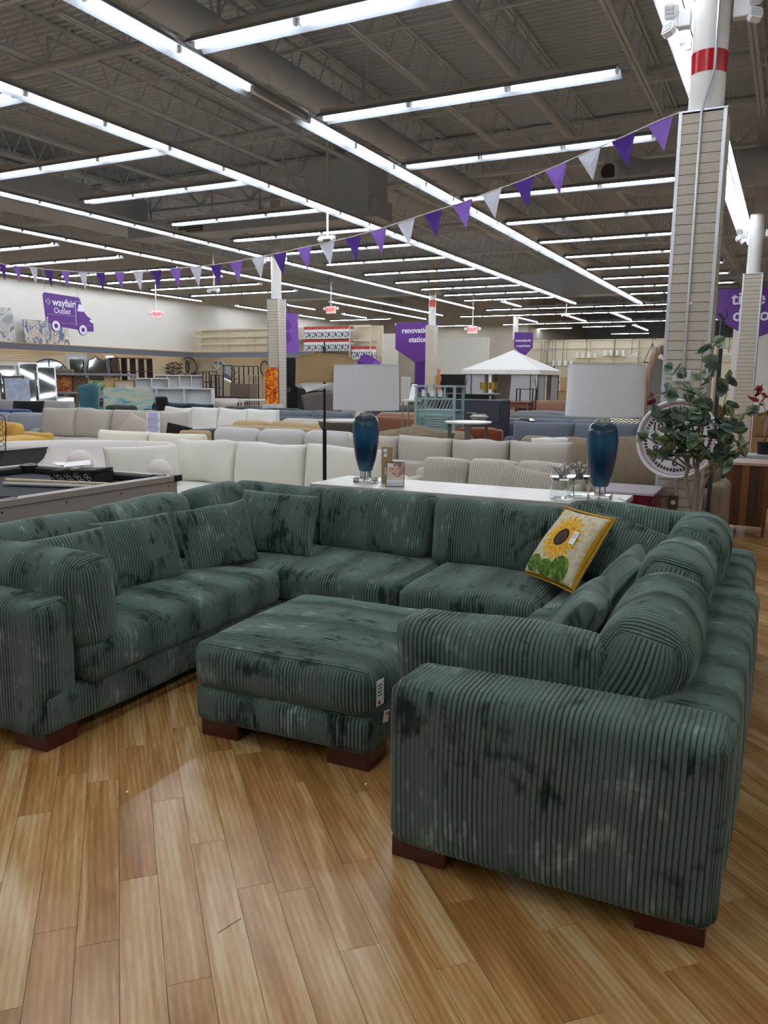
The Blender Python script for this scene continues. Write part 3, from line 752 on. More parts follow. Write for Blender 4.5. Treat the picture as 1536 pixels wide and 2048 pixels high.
def table_lamp(x, y, label, lean=0):
    t = thing('table_lamp', label, 'lamp', (x, y, .753)); t.rotation_euler = (0, R(lean), 0)
    part('base', MB().box((0, 0, .017), (.15, .15, .033)), CLEAR, t, bev=.004)
    part('neck_block', MB().box((0, 0, .062), (.068, .068, .055)), CLEAR, t, bev=.003)
    part('rod', MB().tube([(0, 0, .003), (0, 0, .11)], .007, 10), CHROME, t, smooth=True)
    pr_ = [(.0, .09), (.050, .09), (.056, .10), (.082, .19), (.100, .30), (.107, .40), (.103, .47), (.090, .512), (.068, .530), (.0, .532)]
    part('glass_body', MB().lathe(pr_, 40), BLUEG, t, smooth=True)
    part('collar', MB().lathe([(0, .531), (.062, .531), (.062, .540), (.048, .542), (.048, .553), (0, .553)], 28), CHROME, t, smooth=True)
    part('socket', MB().tube([(0, 0, .55), (0, 0, .63)], .014, 10), CHROME, t, smooth=True)
    R1, R2 = .262, .254
    sh = part('lamp_shade', MB().lathe([(R1, .575), (R2, .925), (R2-.003, .925), (R1-.003, .575), (R1, .575)], 56), SHADE, t, smooth=True)
    part('shade_trim', MB().lathe([(R1+.001, .575), (R1+.001, .583)], 56).lathe([(R2+.0015, .917), (R2+.0015, .925)], 56), mat('shade_hem', 'cfd0d2', .8), sh, smooth=True, kind='stuff')
    part('spider', MB().tube([(-R2, 0, .90), (R2, 0, .90)], .003, 6).tube([(0, -R2, .90), (0, R2, .90)], .003, 6).tube([(0, 0, .62), (0, 0, .93)], .004, 6), CHROME, t, kind='stuff')
    return t
table_lamp(-2.99, 5.62, 'blue glass table lamp with white drum shade, left end of the table')
table_lamp(-1.135, 5.62, 'blue glass table lamp with white drum shade, right end of the table')
# cardboard box and framed print on the table
KRAFT = mat('kraft_card', 'a78a63', .85, noise=.06)
t = thing('cardboard_box', 'tall narrow brown cardboard box standing beside the left blue lamp', 'box', (-2.82, 5.66, .753), R(28))
part('body', MB().box((0, 0, .145), (.085, .10, .29)), KRAFT, t, bev=.002)
part('label', MB().box((-.016, -.0508, .262), (.03, .001, .03)), PAPER, t); part('label', MB().lathe([(0, -.0515), (.015, -.0515)], 16, (-.015, 0, .225), ax='y'), PAPER, t)
tag_on(t, (0, -.0512, .10), (0, 0, 0), .034, .06, (-.1, .45), 3)
def face_print():
    m, nt, b = base_mat('portrait_print'); N = nt.nodes; L = nt.links
    tc = N.new('ShaderNodeTexCoord'); sp = N.new('ShaderNodeSeparateXYZ'); L.new(tc.outputs['Object'], sp.inputs[0]); X_, Z_ = sp.outputs[0], sp.outputs[2]
    nz = N.new('ShaderNodeTexNoise'); nz.inputs['Scale'].default_value = 45; L.new(tc.outputs['Object'], nz.inputs['Vector'])
    def ell(cx, cz, rx, rz, wob=0):
        q = math_n(N, L, 'ADD', math_n(N, L, 'POWER', math_n(N, L, 'DIVIDE', math_n(N, L, 'ABSOLUTE', math_n(N, L, 'SUBTRACT', X_, cx)), rx), 2), math_n(N, L, 'POWER', math_n(N, L, 'DIVIDE', math_n(N, L, 'ABSOLUTE', math_n(N, L, 'SUBTRACT', Z_, cz)), rz), 2))
        if wob: q = math_n(N, L, 'ADD', q, math_n(N, L, 'MULTIPLY', math_n(N, L, 'SUBTRACT', nz.outputs['Fac'], .5), wob))
        return math_n(N, L, 'LESS_THAN', q, 1)
    def mx(f, p, q):
        k = N.new('ShaderNodeMixRGB'); L.new(f, k.inputs[0])
        for i, v in ((1, p), (2, q)):
            if isinstance(v, str): k.inputs[i].default_value = srgb(v)
            else: L.new(v, k.inputs[i])
        return k.outputs[0]
    c = mx(ell(.012, .135, .055, .062, 1.2), 'dccdb4', ramp(N, L, nz.outputs['Fac'], [(.4, srgb('8a6f8f')), (.55, srgb('b48a80')), (.7, srgb('d9b69c'))]))
    c = mx(ell(-.004, .125, .034, .050), c, 'dcae9c')
    c = mx(ell(-.004, .105, .016, .007), c, '5a2a2a'); c = mx(ell(-.004, .108, .013, .003), c, 'f0e8e2')
    for e in (-.018, .010): c = mx(ell(e, .137, .007, .0022), c, '6a4a48')
    c = mx(math_n(N, L, 'LESS_THAN', Z_, .052), c, 'e4e8ea'); c = mx(math_n(N, L, 'LESS_THAN', Z_, .034), c, 'c2cfce')
    L.new(c, b.inputs['Base Color']); b.inputs['Roughness'].default_value = .25; return m
t = thing('photo_frame', 'small black framed portrait print of a laughing child on the table', 'picture frame', (-2.655, 5.47, .754)); t.rotation_euler = (R(-8), 0, R(24))
part('picture', MB().box((0, 0, .095), (.135, .006, .182)), face_print(), t)
for a, b in (((-.071, -.006, 0), (-.0665, .008, .19)), ((.0665, -.006, 0), (.071, .008, .19)), ((-.071, -.006, 0), (.071, .008, .005)), ((-.071, -.006, .185), (.071, .008, .19))): part('frame_rail', MB().b2(a, b), BLACK, t)
tag_on(t, (-.028, -.005, .165), (0, 0, 0), .05, .024, (.45, 0), 2)
part('easel_back', MB().bar((0, .006, .15), (0, .055, .009), .04, .004), BLACK, t)
# glass jars with antler lids
def jar(x, y, label, s, tag=False):
    t = thing('glass_jar', label, 'jar', (x, y, .753), R(20))
    r = .072*s
    part('glass', MB().lathe([(0, .002), (r, .002), (r, .008), (r, .118*s), (r-.004, .118*s), (r-.004, .009), (0, .009)], 32), GLASS, t, smooth=True)
    ld = part('lid', MB().lathe([(0, .118*s), (r+.003, .118*s), (r+.003, .135*s), (0, .137*s)], 32), CHROME, t, smooth=True)
    rr = random.Random(int(s*100)); b = MB()
    for k in range(7):
        a = k*.9; x0, y0 = .03*math.cos(a)*s, .02*math.sin(a)*s
        p = [Vector((x0*.5, y0*.5, .135*s))]
        for q in range(3): p.append(p[-1]+Vector((rr.uniform(-.018, .018)+x0*.3, rr.uniform(-.01, .01), rr.uniform(.022, .036))))
        b.tube(p, [.008, .0075, .006, .004], 6); b.tube([p[2], p[2]+Vector((rr.uniform(-.03, .03), .0, .02))], [.006, .003], 6)
        b.tube([p[1], p[1]+Vector((rr.uniform(-.03, .03), .01, .018))], [.006, .003], 6)
    part('coral_knob', b, mat('silver_coral', 'b9b4ae', .3, metal=.8), ld, smooth='all')
    if tag: tag_on(t, (.0, -.09, .128*s), (R(-70), 0, R(-10)), .06, .04, None, 2)
    return t
jar(-1.37, 5.50, 'clear glass jar with silver antler-coral lid and white tag', 1.15, True)
jar(-1.30, 5.68, 'clear glass jar with coral lid behind the tagged jar', 1.1)
part('power_cord', MB().tube([(-1.02, 5.70, .757), (-.985, 5.66, .757), (-.955, 5.60, .757), (-.945, 5.55, .70), (-.94, 5.54, .4)], .004, 6), WHITE, None, smooth=True)
tagp(bpy.data.objects['power_cord'], 'white cord running off the right end of the table', 'cord')
# floor lamp
t = thing('floor_lamp', 'black floor lamp with tan burlap drum shade behind the sectional', 'lamp', (-3.45, 5.75, 0)); 
part('base', MB().lathe([(0, 0), (.14, 0), (.14, .015), (.02, .025), (0, .025)], 32), BLACK, t, smooth=True)
part('pole', MB().tube([(0, 0, .02), (0, 0, 1.16)], .0165, 12), BLACK, t, smooth=True)
part('pole_joint', MB().tube([(0, 0, 1.155), (0, 0, 1.175)], [.02, .013], 12), BLACK, t, smooth=True)
part('upper_pole', MB().tube([(0, 0, 1.17), (0, 0, 1.70)], .0105, 12), BLACK, t, smooth=True)
Ms = mat('burlap_shade', 'ad9166', .85, noise=.16, nscale=60, stretch=(.5, .5, 5), bump=.3, bscale=160)
sh = part('lamp_shade', MB().lathe([(.238, -.12), (.235, .105)], 56), Ms, t, smooth=True, loc=(0, 0, 1.625), rot=(R(-9), 0, R(26.6)))
part('shade_lining', MB().lathe([(.235, -.119), (.232, .103)], 56), mat('shade_lining', 'c8c5c2', .8), sh, smooth=True)
part('shade_band', MB().lathe([(.2405, -.122), (.2405, -.106)], 56).lathe([(.2375, .091), (.2375, .107)], 56), mat('shade_band', 'a1855a', .85), sh, smooth=True, kind='stuff')
part('hanging_paper', MB().add([(-.18, .02, -.10), (.07, .05, -.10), (.04, -.02, -.155), (-.12, -.06, -.20)], [(0, 1, 2, 3)]) or MB(), PAPER, sh) if False else None
b = MB(); b.add([(-.19, -.12, -.11), (.06, -.06, -.11), (.05, -.04, -.135), (-.13, -.16, -.19), (-.19, -.118, -.11), (.06, -.058, -.11), (.05, -.038, -.135), (-.13, -.158, -.19)], [(0, 1, 2, 3), (7, 6, 5, 4)])
part('hanging_paper', b, PAPER, sh)
part('finial', MB().lathe([(0, .06), (.018, .06), (.014, .16), (.006, .17), (.006, .2), (0, .2)], 12), BLACK, t, smooth=True, loc=(0, 0, 1.665))

# ------------------------------------------------------------------ clock leaning on the pillar
t = thing('wall_clock', 'big round white clock leaning on the pillar behind the leafy plant', 'clock', (-.80, 6.86, .787)); t.rotation_euler = (R(-8), 0, R(-6))
cr = .325
part('dial', MB().lathe([(0, -.005), (cr-.02, -.005)], 56, (0, 0, cr), ax='y').lathe([(0, .02), (cr-.01, .02)], 56, (0, 0, cr), ax='y'), mat('clock_dial', 'd5cfd4', .6), t)
part('rim', MB().lathe([(cr-.03, .02), (cr-.026, -.03), (cr-.012, -.04), (cr, -.03), (cr, .025), (cr-.03, .025)], 64, (0, 0, cr), ax='y'), mat('white_plastic_rim', 'd9d8dc', .4), t, smooth=True)
part('inner_rim', MB().lathe([(cr-.045, -.006), (cr-.031, -.024)], 64, (0, 0, cr), ax='y'), mat('pinkish_bevel', 'c3aaa8', .5), t, smooth=True)
b = MB()
for k in range(60):
    a = 2*PI*k/60; b.box(((cr-.072)*math.sin(a), -.007, cr+(cr-.072)*math.cos(a)), (.016, .003, .024 if k % 5 else .034), (0, a, 0))
part('minute_track', b, INK, t, kind='stuff')
for h in range(1, 13):
    a = 2*PI*h/12; text('numeral', str(h), .095, t, ((cr-.135)*math.sin(a), -.007, cr+(cr-.135)*math.cos(a)), VERT, INK, ext=.001, bold=.002)
part('hour_hand', MB().bar((0, -.014, cr), (.09, -.014, cr+.07), .012, .003), INK, t); part('minute_hand', MB().bar((0, -.018, cr), (-.04, -.018, cr+.19), .008, .003), INK, t)

# ------------------------------------------------------------------ eucalyptus
LEAF = {}
def leaf_mesh(kind, m):
    b = MB(); n = 7
    pts = {'round': [(0, 0), (.62, .12), (.98, .45), (.85, .85), (.4, 1.12), (0, 1.22)], 'oval': [(0, 0), (.38, .2), (.62, .6), (.5, 1.1), (.2, 1.5), (0, 1.7)]}[kind]
    vs = [(0, y, -.10*math.sin(y/1.25*PI)+.0) for _, y in pts]
    Lh = [(-x, y, .16*x-.1*math.sin(y/1.25*PI)) for x, y in pts[1:-1]]; Rh = [(x, y, .16*x-.1*math.sin(y/1.25*PI)) for x, y in pts[1:-1]]
    V = vs+Lh+Rh; k = len(pts); F = []
    for o in (k, k+len(Lh)):
        F.append((0, 1, o)); 
        for i in range(len(Lh)-1): F.append((i+1, i+2, o+i+1, o+i))
        F.append((k-2, k-1, o+len(Lh)-1))
    me = bpy.data.meshes.new('leaf'); me.from_pydata([(x*.045, y*.045, z*.045) for x, y, z in V], [], F); me.materials.append(m)
    me.polygons.foreach_set('use_smooth', [True]*len(F)); return me
def leaf_mat(name, c1, c2, c3):
    m, nt, b = base_mat(name); N = nt.nodes; L = nt.links
    oi = N.new('ShaderNodeObjectInfo'); tc = N.new('ShaderNodeTexCoord'); nz = N.new('ShaderNodeTexNoise'); nz.inputs['Scale'].default_value = 40; L.new(tc.outputs['Object'], nz.inputs['Vector'])
    s = math_n(N, L, 'ADD', math_n(N, L, 'MULTIPLY', oi.outputs['Random'], .7), math_n(N, L, 'MULTIPLY', nz.outputs['Fac'], .3))
    L.new(ramp(N, L, s, [(.2, srgb(c1)), (.5, srgb(c2)), (.8, srgb(c3))]), b.inputs['Base Color']); b.inputs['Roughness'].default_value = .5; return m
EUC = leaf_mat('eucalyptus_leaf', '5f7a70', '7a9280', '97a26c')
BARK = mat('pale_bark', '94887c', .8, noise=.15, nscale=30)
def frame_rot(d, rr):
    d = d.normalized(); q = d.to_track_quat('Y', 'Z'); return (q.to_matrix() @ Euler((0, rr, 0)).to_matrix()).to_euler()
def leafy(t, stems, meshes, nleaf, seed, ls=1.0, spread=.1, twig_len=.1, tm=BARK, zmin=0, tr=.004, droop=0):
    rr = random.Random(seed); made = 0; ends = []
    for pts, rad in stems:
        part('branch', MB().tube(pts, [rad*(1-.7*i/(len(pts)-1)) for i in range(len(pts))], 7), tm, t, smooth='all')
    per = nleaf/len(stems)
    for pts, rad in stems:
        P = [Vector(p) for p in pts]; tw = MB()
        nt_ = max(3, int(per/5))
        for k in range(nt_):
            f = .28+.72*(k+.5)/nt_ if zmin == 0 else .4+.6*(k+.5)/nt_
            i = min(int(f*(len(P)-1)), len(P)-2); q = P[i].lerp(P[i+1], f*(len(P)-1)-i)
            d = Vector((rr.uniform(-1, 1), rr.uniform(-1, 1), rr.uniform(-.1, .9))).normalized(); L_ = twig_len*rr.uniform(.6, 1.3)
            e = q+d*L_; tw.tube([q, q.lerp(e, .5)+Vector((0, 0, .01)), e], [tr*.8, tr*.6, tr*.3], 4)
            for j in range(5):
                if made >= nleaf: break
                g = .25+.75*j/4; b0 = q.lerp(e, g); side = Vector((rr.uniform(-1, 1), rr.uniform(-1, 1), rr.uniform(-.5, .6)-droop)).normalized()
                dd = (d*.5+side).normalized() if j < 4 else d
                o = link('leaf', meshes[rr.randrange(len(meshes))], t, loc=b0, rot=frame_rot(dd, rr.uniform(-1.2, 1.2))); s = ls*rr.uniform(.75, 1.2); o.scale = (s, s, s); made += 1
        part('twigs', tw, tm, t, kind='stuff')
t = thing('potted_tree', 'artificial eucalyptus tree with grey-green round leaves before the pillar', 'plant', (-.56, 6.15, 0))
part('pot', MB().lathe([(0, 0), (.11, 0), (.13, .22), (.12, .22), (.115, .2), (0, .2)], 24), BLACKP, t, smooth=True)
part('trunk', MB().tube([(0, 0, .18), (.01, 0, .45), (-.005, 0, .66), (.0, 0, .80), (.0, .0, 1.0)], [.024, .022, .02, .017, .014], 10), BARK, t, smooth='all')
part('trunk', MB().tube([(-.0, 0, .62), (-.05, -.01, .76), (-.075, 0, .88), (-.06, 0, .95), (-.09, 0, 1.03)], [.015, .014, .014, .013, .010], 8), BARK, t, smooth='all')
part('trunk', MB().tube([(.01, 0, .60), (.03, .01, .72), (.055, .02, .85), (.10, .02, .97)], [.015, .012, .010, .008], 8), BARK, t, smooth='all')
st = []
rr = random.Random(5)
for (bx, bz, tx, ty, tz) in ((-.09, 1.03, -.34, .02, 1.32), (-.08, 1.0, -.26, -.1, 1.5), (-.05, .95, -.30, .05, 1.13), (0, 1.0, -.16, .03, 1.70), (0, 1.0, -.02, .0, 1.86), (0, 1.0, .06, -.08, 1.66), (.10, .97, .30, .0, 1.38), (.09, .95, .22, -.1, 1.2), (.05, .9, .30, .06, 1.10), (0, .95, .0, -.14, 1.4), (-.02, .95, -.14, .1, 1.45), (.02, 1.0, .16, .1, 1.52), (-.08, .95, -.26, -.08, 1.02), (-.05, .95, -.18, -.14, 1.22), (.06, .95, .16, -.14, 1.02), (0, .95, .04, -.16, 1.16), (.0, 1.0, -.08, -.1, 1.3)):
    a = Vector((bx, 0, bz)); b_ = Vector((tx, ty-.03, tz)); m_ = a.lerp(b_, .5)+Vector((rr.uniform(-.03, .03), rr.uniform(-.03, .03), rr.uniform(.0, .04)))
    st.append(([a, m_, b_], .008))
leafy(t, st, [leaf_mesh('round', EUC), leaf_mesh('round', EUC), leaf_mesh('oval', EUC)], 298, 11, 1.36, twig_len=.12, tr=.003)
# red plant on the small shelf unit, dark pole behind the eucalyptus
REDL = leaf_mat('red_leaf', '8c1420', 'b02630', 'b8685c')
t = thing('potted_plant', 'red-leaved artificial plant in a black pot at right edge', 'plant', (-.22, 10.05, .777)); t.scale = (1.18, 1.18, 1.18)
part('pot', MB().lathe([(0, 0), (.055, 0), (.068, .115), (.06, .115), (.055, .1), (0, .1)], 24), BLACKP, t, smooth=True)
part('trunk', MB().tube([(0, 0, .09), (.0, 0, .25), (.015, 0, .42), (.03, 0, .55)], [.012, .011, .010, .007], 8), BARK, t, smooth='all')
leafy(t, [([(.0, 0, .35), (-.04, 0, .5), (-.07, 0, .66)], .005), ([(.02, 0, .4), (.03, 0, .6), (.06, 0, .84)], .005), ([(.03, 0, .5), (.1, 0, .6), (.15, 0, .7)], .005), ([(.02, 0, .38), (.08, 0, .46), (.16, 0, .5)], .005)], [leaf_mesh('round', REDL), leaf_mesh('oval', REDL)], 60, 3, 1.0, twig_len=.09)
t = thing('green_sprig', 'long green leafy sprig reaching in from the right edge', 'plant', (-.12, 8.2, .0))
part('stem', MB().tube([(.25, 0, .9), (.15, 0, 1.2), (.0, 0, 1.35), (-.13, 0, 1.28)], .006, 6), BARK, t, smooth='all')
lm = leaf_mesh('oval', leaf_mat('bright_leaf', '55753a', '6f8a45', '7f9a55'))
for k in range(9):
    f = k/8; p = Vector((.2, 0, 1.1)).lerp(Vector((-.13, 0, 1.28)), f)+Vector((0, 0, .07*math.sin(f*PI))); o = link('leaf', lm, t, loc=p, rot=(R(30*(k % 3-1)), R(40*(k % 2)-20), R(60+50*(k % 2)*2))); o.scale = (1.4, 1.4, 1.4)
part('pot', MB().lathe([(0, .0), (.1, 0), (.12, .3), (0, .3)], 20, (.3, 0, 0)).tube([(.3, 0, .29), (.25, 0, .9)], .008, 6), BLACKP, t)
solo('metal_pole', MB().tube([(0, 0, 0), (0, 0, 2.09)], .019, 12).tube([(0, 0, 2.09), (0, 0, 2.12), (-.03, 0, 2.16)], .012, 8).tube([(0, 0, 2.08), (.035, 0, 2.14), (.02, 0, 2.19)], .006, 6), mat('grey_steel_pole', '4b4d52', .4, metal=.5), 'dark grey metal pole standing right of the near pillar', 'pole', (-.575, 7.62, 0), smooth=True)
# reclaimed wood cabinet, shelf unit behind it
RW = [mat('reclaimed_brown', '573621', .6, noise=.45, nscale=9, stretch=(4, 4, .5)), mat('reclaimed_tan', '80552f', .6, noise=.35, nscale=9, stretch=(4, 4, .5)), mat('reclaimed_dark', '47301f', .6, noise=.5, nscale=11, stretch=(4, 4, .5)), mat('reclaimed_orange', '6f4424', .55, noise=.35, nscale=9, stretch=(4, 4, .5))]
t = thing('wood_cabinet', 'reclaimed wood cabinet of uneven brown boards, right of the pillar', 'cabinet', (-.335, 9.2, 0))
part('top', MB().b2((-.21, -.26, .735), (.21, .28, .765)), mat('pinkish_top', 'b7988a', .45, noise=.2, nscale=6), t, bev=.003)
xs = [-.195, -.115, -.045, .025, .115, .165, .195]
for i in range(6): part('board', MB().b2((xs[i]+.001, -.245-.002*(i % 3), .11), (xs[i+1]-.001, -.225, .735)), RW[(3, 0, 1, 2, 0, 3)[i]], t)
for x in (-.195, .175):
    for y in (-.24, .24): part('leg', MB().b2((x, y-.01, 0), (x+.03, y+.02, .735)), RW[3], t)
part('side_panel', MB().b2((-.195, -.225, .11), (-.18, .25, .735)), RW[0], t); part('side_panel', MB().b2((.18, -.225, .11), (.195, .25, .735)), RW[0], t); part('back_panel', MB().b2((-.19, .235, .11), (.19, .25, .735)), RW[2], t)
part('bottom', MB().b2((-.19, -.22, .11), (.19, .25, .125)), RW[2], t)
t = thing('side_table', 'grey-topped brown table carrying the red plant', 'table', (-.2, 9.9, -.135))
part('tabletop', MB().b2((-.30, -.09, .875), (.5, .30, .91)), mat('grey_top', 'a8abb0', .5), t); part('drawer_front', MB().b2((-.27, -.06, .72), (.47, -.04, .875)), mat('brown_laminate', '8a6b52', .6, noise=.1), t)
for x in (-.27, .44):
    for y in (-.05, .22): part('leg', MB().b2((x, y, .135), (x+.03, y+.04, .875)), BLACK, t)
# stacked wood furniture further right behind
for i, (z0, z1, c) in enumerate(((.0, .45, '6d4d38'), (.46, .9, 'a07a52'), (.91, 1.2, '8d6a4a'))):
    t = thing('drawer_chest', ['brown wood chest on floor behind the grey-topped table', 'light wood drawer chest stacked second behind the red plant', 'topmost wood chest of the stack behind the red plant'][i], 'chest', (-.05, 11.2+.01*i, z0))
    part('body', MB().b2((-.35, 0, 0), (.8, .5, z1-z0)), mat('chest%d' % i, c, .55, noise=.15, nscale=8), t, bev=.004)
    for k in range(2): dr = part('drawer', MB().b2((-.33+k*.565, -.012, .03), (.21+k*.565, .0, z1-z0-.03)), MATS['chest%d' % i], t); part('knob', MB().ball((-.06+k*.565, -.02, (z1-z0)/2), .012), BLACK, dr)
# red box cabinet
REDL2 = mat('glossy_burgundy', '6f1428', .2, coat=.6)
t = thing('red_cabinet', 'glossy burgundy low cabinet with pale pink top before the pillar', 'cabinet', (-1.145, 6.77, .028))
part('body', MB().b2((-.20, -.28, .32), (.245, .28, .655)), REDL2, t, bev=.004)
part('top', MB().b2((-.205, -.285, .655), (.25, .285, .672)), mat('pale_pink_top', 'd8cfdd', .2, coat=.5), t)
part('door', MB().b2((-.17, -.288, .35), (.2, -.28, .63)), REDL2, t)
for x in (-.17, .2):
    for y in (-.24, .24): part('leg', MB().box((x, y, .16), (.03, .03, .32+.056)), CHROME, t)

# ------------------------------------------------------------------ pool table
GREYW = mat('grey_oak_laminate', '9a8f88', .5, noise=.12, nscale=14, stretch=(5, .4, 5))
FELT = mat('charcoal_felt', '33363a', .9, noise=.05)
t = thing('pool_table', 'pool table with grey wood sides and charcoal felt, left behind sectional', 'pool table', (-5.15, 4.0, 0))
x0, x1, y0, y1 = -6.0, -4.30, 1.9, 4.92
def pb(a, b): return MB().b2((a[0]+5.15, a[1]-4.0, a[2]), (b[0]+5.15, b[1]-4.0, b[2]))
part('slate', pb((x0+.08, y0+.08, .70), (x1-.08, y1-.08, .735)), FELT, t)
for a, b, n in (((x1-.09, y0, .755), (x1, y1, .80), 'rail'), ((x0, y0, .755), (x0+.09, y1, .80), 'rail'), ((x0+.09, y1-.09, .755), (x1-.09, y1, .80), 'rail'), ((x0+.09, y0, .755), (x1-.09, y0+.09, .80), 'rail')):
    part(n, pb(a, b), GREYW, t, bev=.004)
for a, b in (((x1-.03, y0+.02, .42), (x1-.01, y1-.02, .755)), ((x0+.01, y0+.02, .42), (x0+.03, y1-.02, .755)), ((x0+.03, y1-.03, .42), (x1-.03, y1-.01, .755)), ((x0+.03, y0+.01, .42), (x1-.03, y0+.03, .755))):
    part('side_panel', pb(a, b), GREYW, t)
for a, b in (((x1-.14, y0+.2, .74), (x1-.09, y1-.2, .785)), ((x0+.09, y0+.2, .74), (x0+.14, y1-.2, .785)), ((x0+.2, y1-.14, .74), (x1-.2, y1-.09, .785)), ((x0+.2, y0+.09, .74), (x1-.2, y0+.14, .785))):
    part('cushion', pb(a, b), mat('black_felt', '1b1c1f', .9), t, bev=.01)
for x, y in ((x1-.12, y1-.12), (x0+.12, y1-.12), (x1-.10, 3.40), (x0+.10, 3.4), (x1-.12, y0+.12), (x0+.12, y0+.12)):
    part('pocket', MB().lathe([(.05, .66), (.062, .74), (.075, .803), (.062, .803), (.05, .79)], 20, (x+5.15, y-4, 0)), BLACKP, t, smooth=True)
for x, y in ((x1-.02, y1-.02), (x0+.02, y1-.02)): part('corner_cap', MB().box((x+5.15, y-4, .778), (.075, .075, .052)), BLACK, t, bev=.006)
for x in (x0+.2, x1-.2):
    for y in (y0+.25, y1-.3): part('leg', MB().box((x+5.15, y-4, .21), (.14, .14, .42)), GREYW, t)
for k in range(6): part('screw', MB().lathe([(0, 0), (.008, 0)], 8, (x1-.009+5.15, -1.7+.5*k, .725), ax='x'), BLACK, t)
t = thing('storage_tray', 'black open tray with white circle pattern lying on the pool table', 'tray', (-5.0, 4.58, .736), R(8))
for a, b in (((-.2, -.13, 0), (.2, -.12, .09)), ((-.2, .12, 0), (.2, .13, .09)), ((-.2, -.13, 0), (-.19, .13, .09)), ((.19, -.13, 0), (.2, .13, .09)), ((-.2, -.13, 0), (.2, .13, .01))): part('wall', MB().b2(a, b), BLACKP, t)
b = MB()
for k in range(12):
    cx_, cz_ = -.18+.032*k, .045+.022*((k*5) % 3-1); b.lathe([(.014, -.1305), (.017, -.1305)], 12, (cx_, 0, cz_), ax='y')
part('circle_print', b, WHITE, t, kind='stuff')
part('lid', MB().b2((-.19, -.14, .085), (.215, .11, .105)), BLACKP, t, rot=(0, R(-3), R(2)))
for k in range(3): part('paper_sheet', MB().box((-.12+.05*k, -.03, .125+.012*k), (.20, .12, .002), (R(8*k-4), R(14-9*k), R(20*k))), PAPER, t)
t = thing('cue_bundle', 'plastic-wrapped bundle of pool cues lying on the felt', 'pool cues', (-4.88, 4.22, .755), R(15))
for k, (o_, r_) in enumerate(((0, .014), (.03, .013), (.06, .013), (.03, .013))): part('cue', MB().tube([(-.45, o_, .0+.025*(k == 3)), (.42, o_*.7, .0+.025*(k == 3))], [r_, r_*.7], 8), mat('wrapped_cue%d' % (k % 2), ('b7b3b0', 'c9b59a')[k % 2], .35), t, smooth=True)
solo('chalk_pack', MB().box((0, 0, .012), (.13, .05, .022)).box((.14, .01, .012), (.10, .04, .02)), mat('lime_plastic', 'c2c76a', .5), 'pale green chalk packs lying beside the cue bundle', 'chalk', (-4.62, 4.34, .736), R(10))
# black gloss cabinet with wire sculpture, far left
t = thing('black_cabinet', 'glossy black cabinet at left edge behind the pool table', 'cabinet', (-8.0, 6.1, 0))
part('body', MB().b2((-.55, -.45, .02), (.24, .5, .735)), mat('black_gloss', '1a1b1e', .15, coat=.5), t, bev=.004); part('top', MB().b2((-.56, -.46, .735), (.25, .51, .755)), MATS['black_gloss'], t)
part('door', MB().b2((-.52, -.46, .1), (.2, -.45, .7)), MATS['black_gloss'], t)
t = thing('wire_sculpture', 'black wire scroll rack standing on the glossy black cabinet', 'rack', (-7.99, 6.15, .755), R(30))
for s in (-1, 1): part('side_wire', MB().tube([(s*.06, 0, 0), (s*.08, 0, .2), (s*.08, 0, .33), (s*.05, 0, .38), (0, 0, .39)], .006, 6), BLACK, t, smooth=True)
for k in range(5): part('scroll', MB().tube([(.05*math.cos(a), 0, .05+.065*k+.028*math.sin(a)) for a in [i*PI/6 for i in range(13)]], .004, 5), BLACK, t, smooth=True)
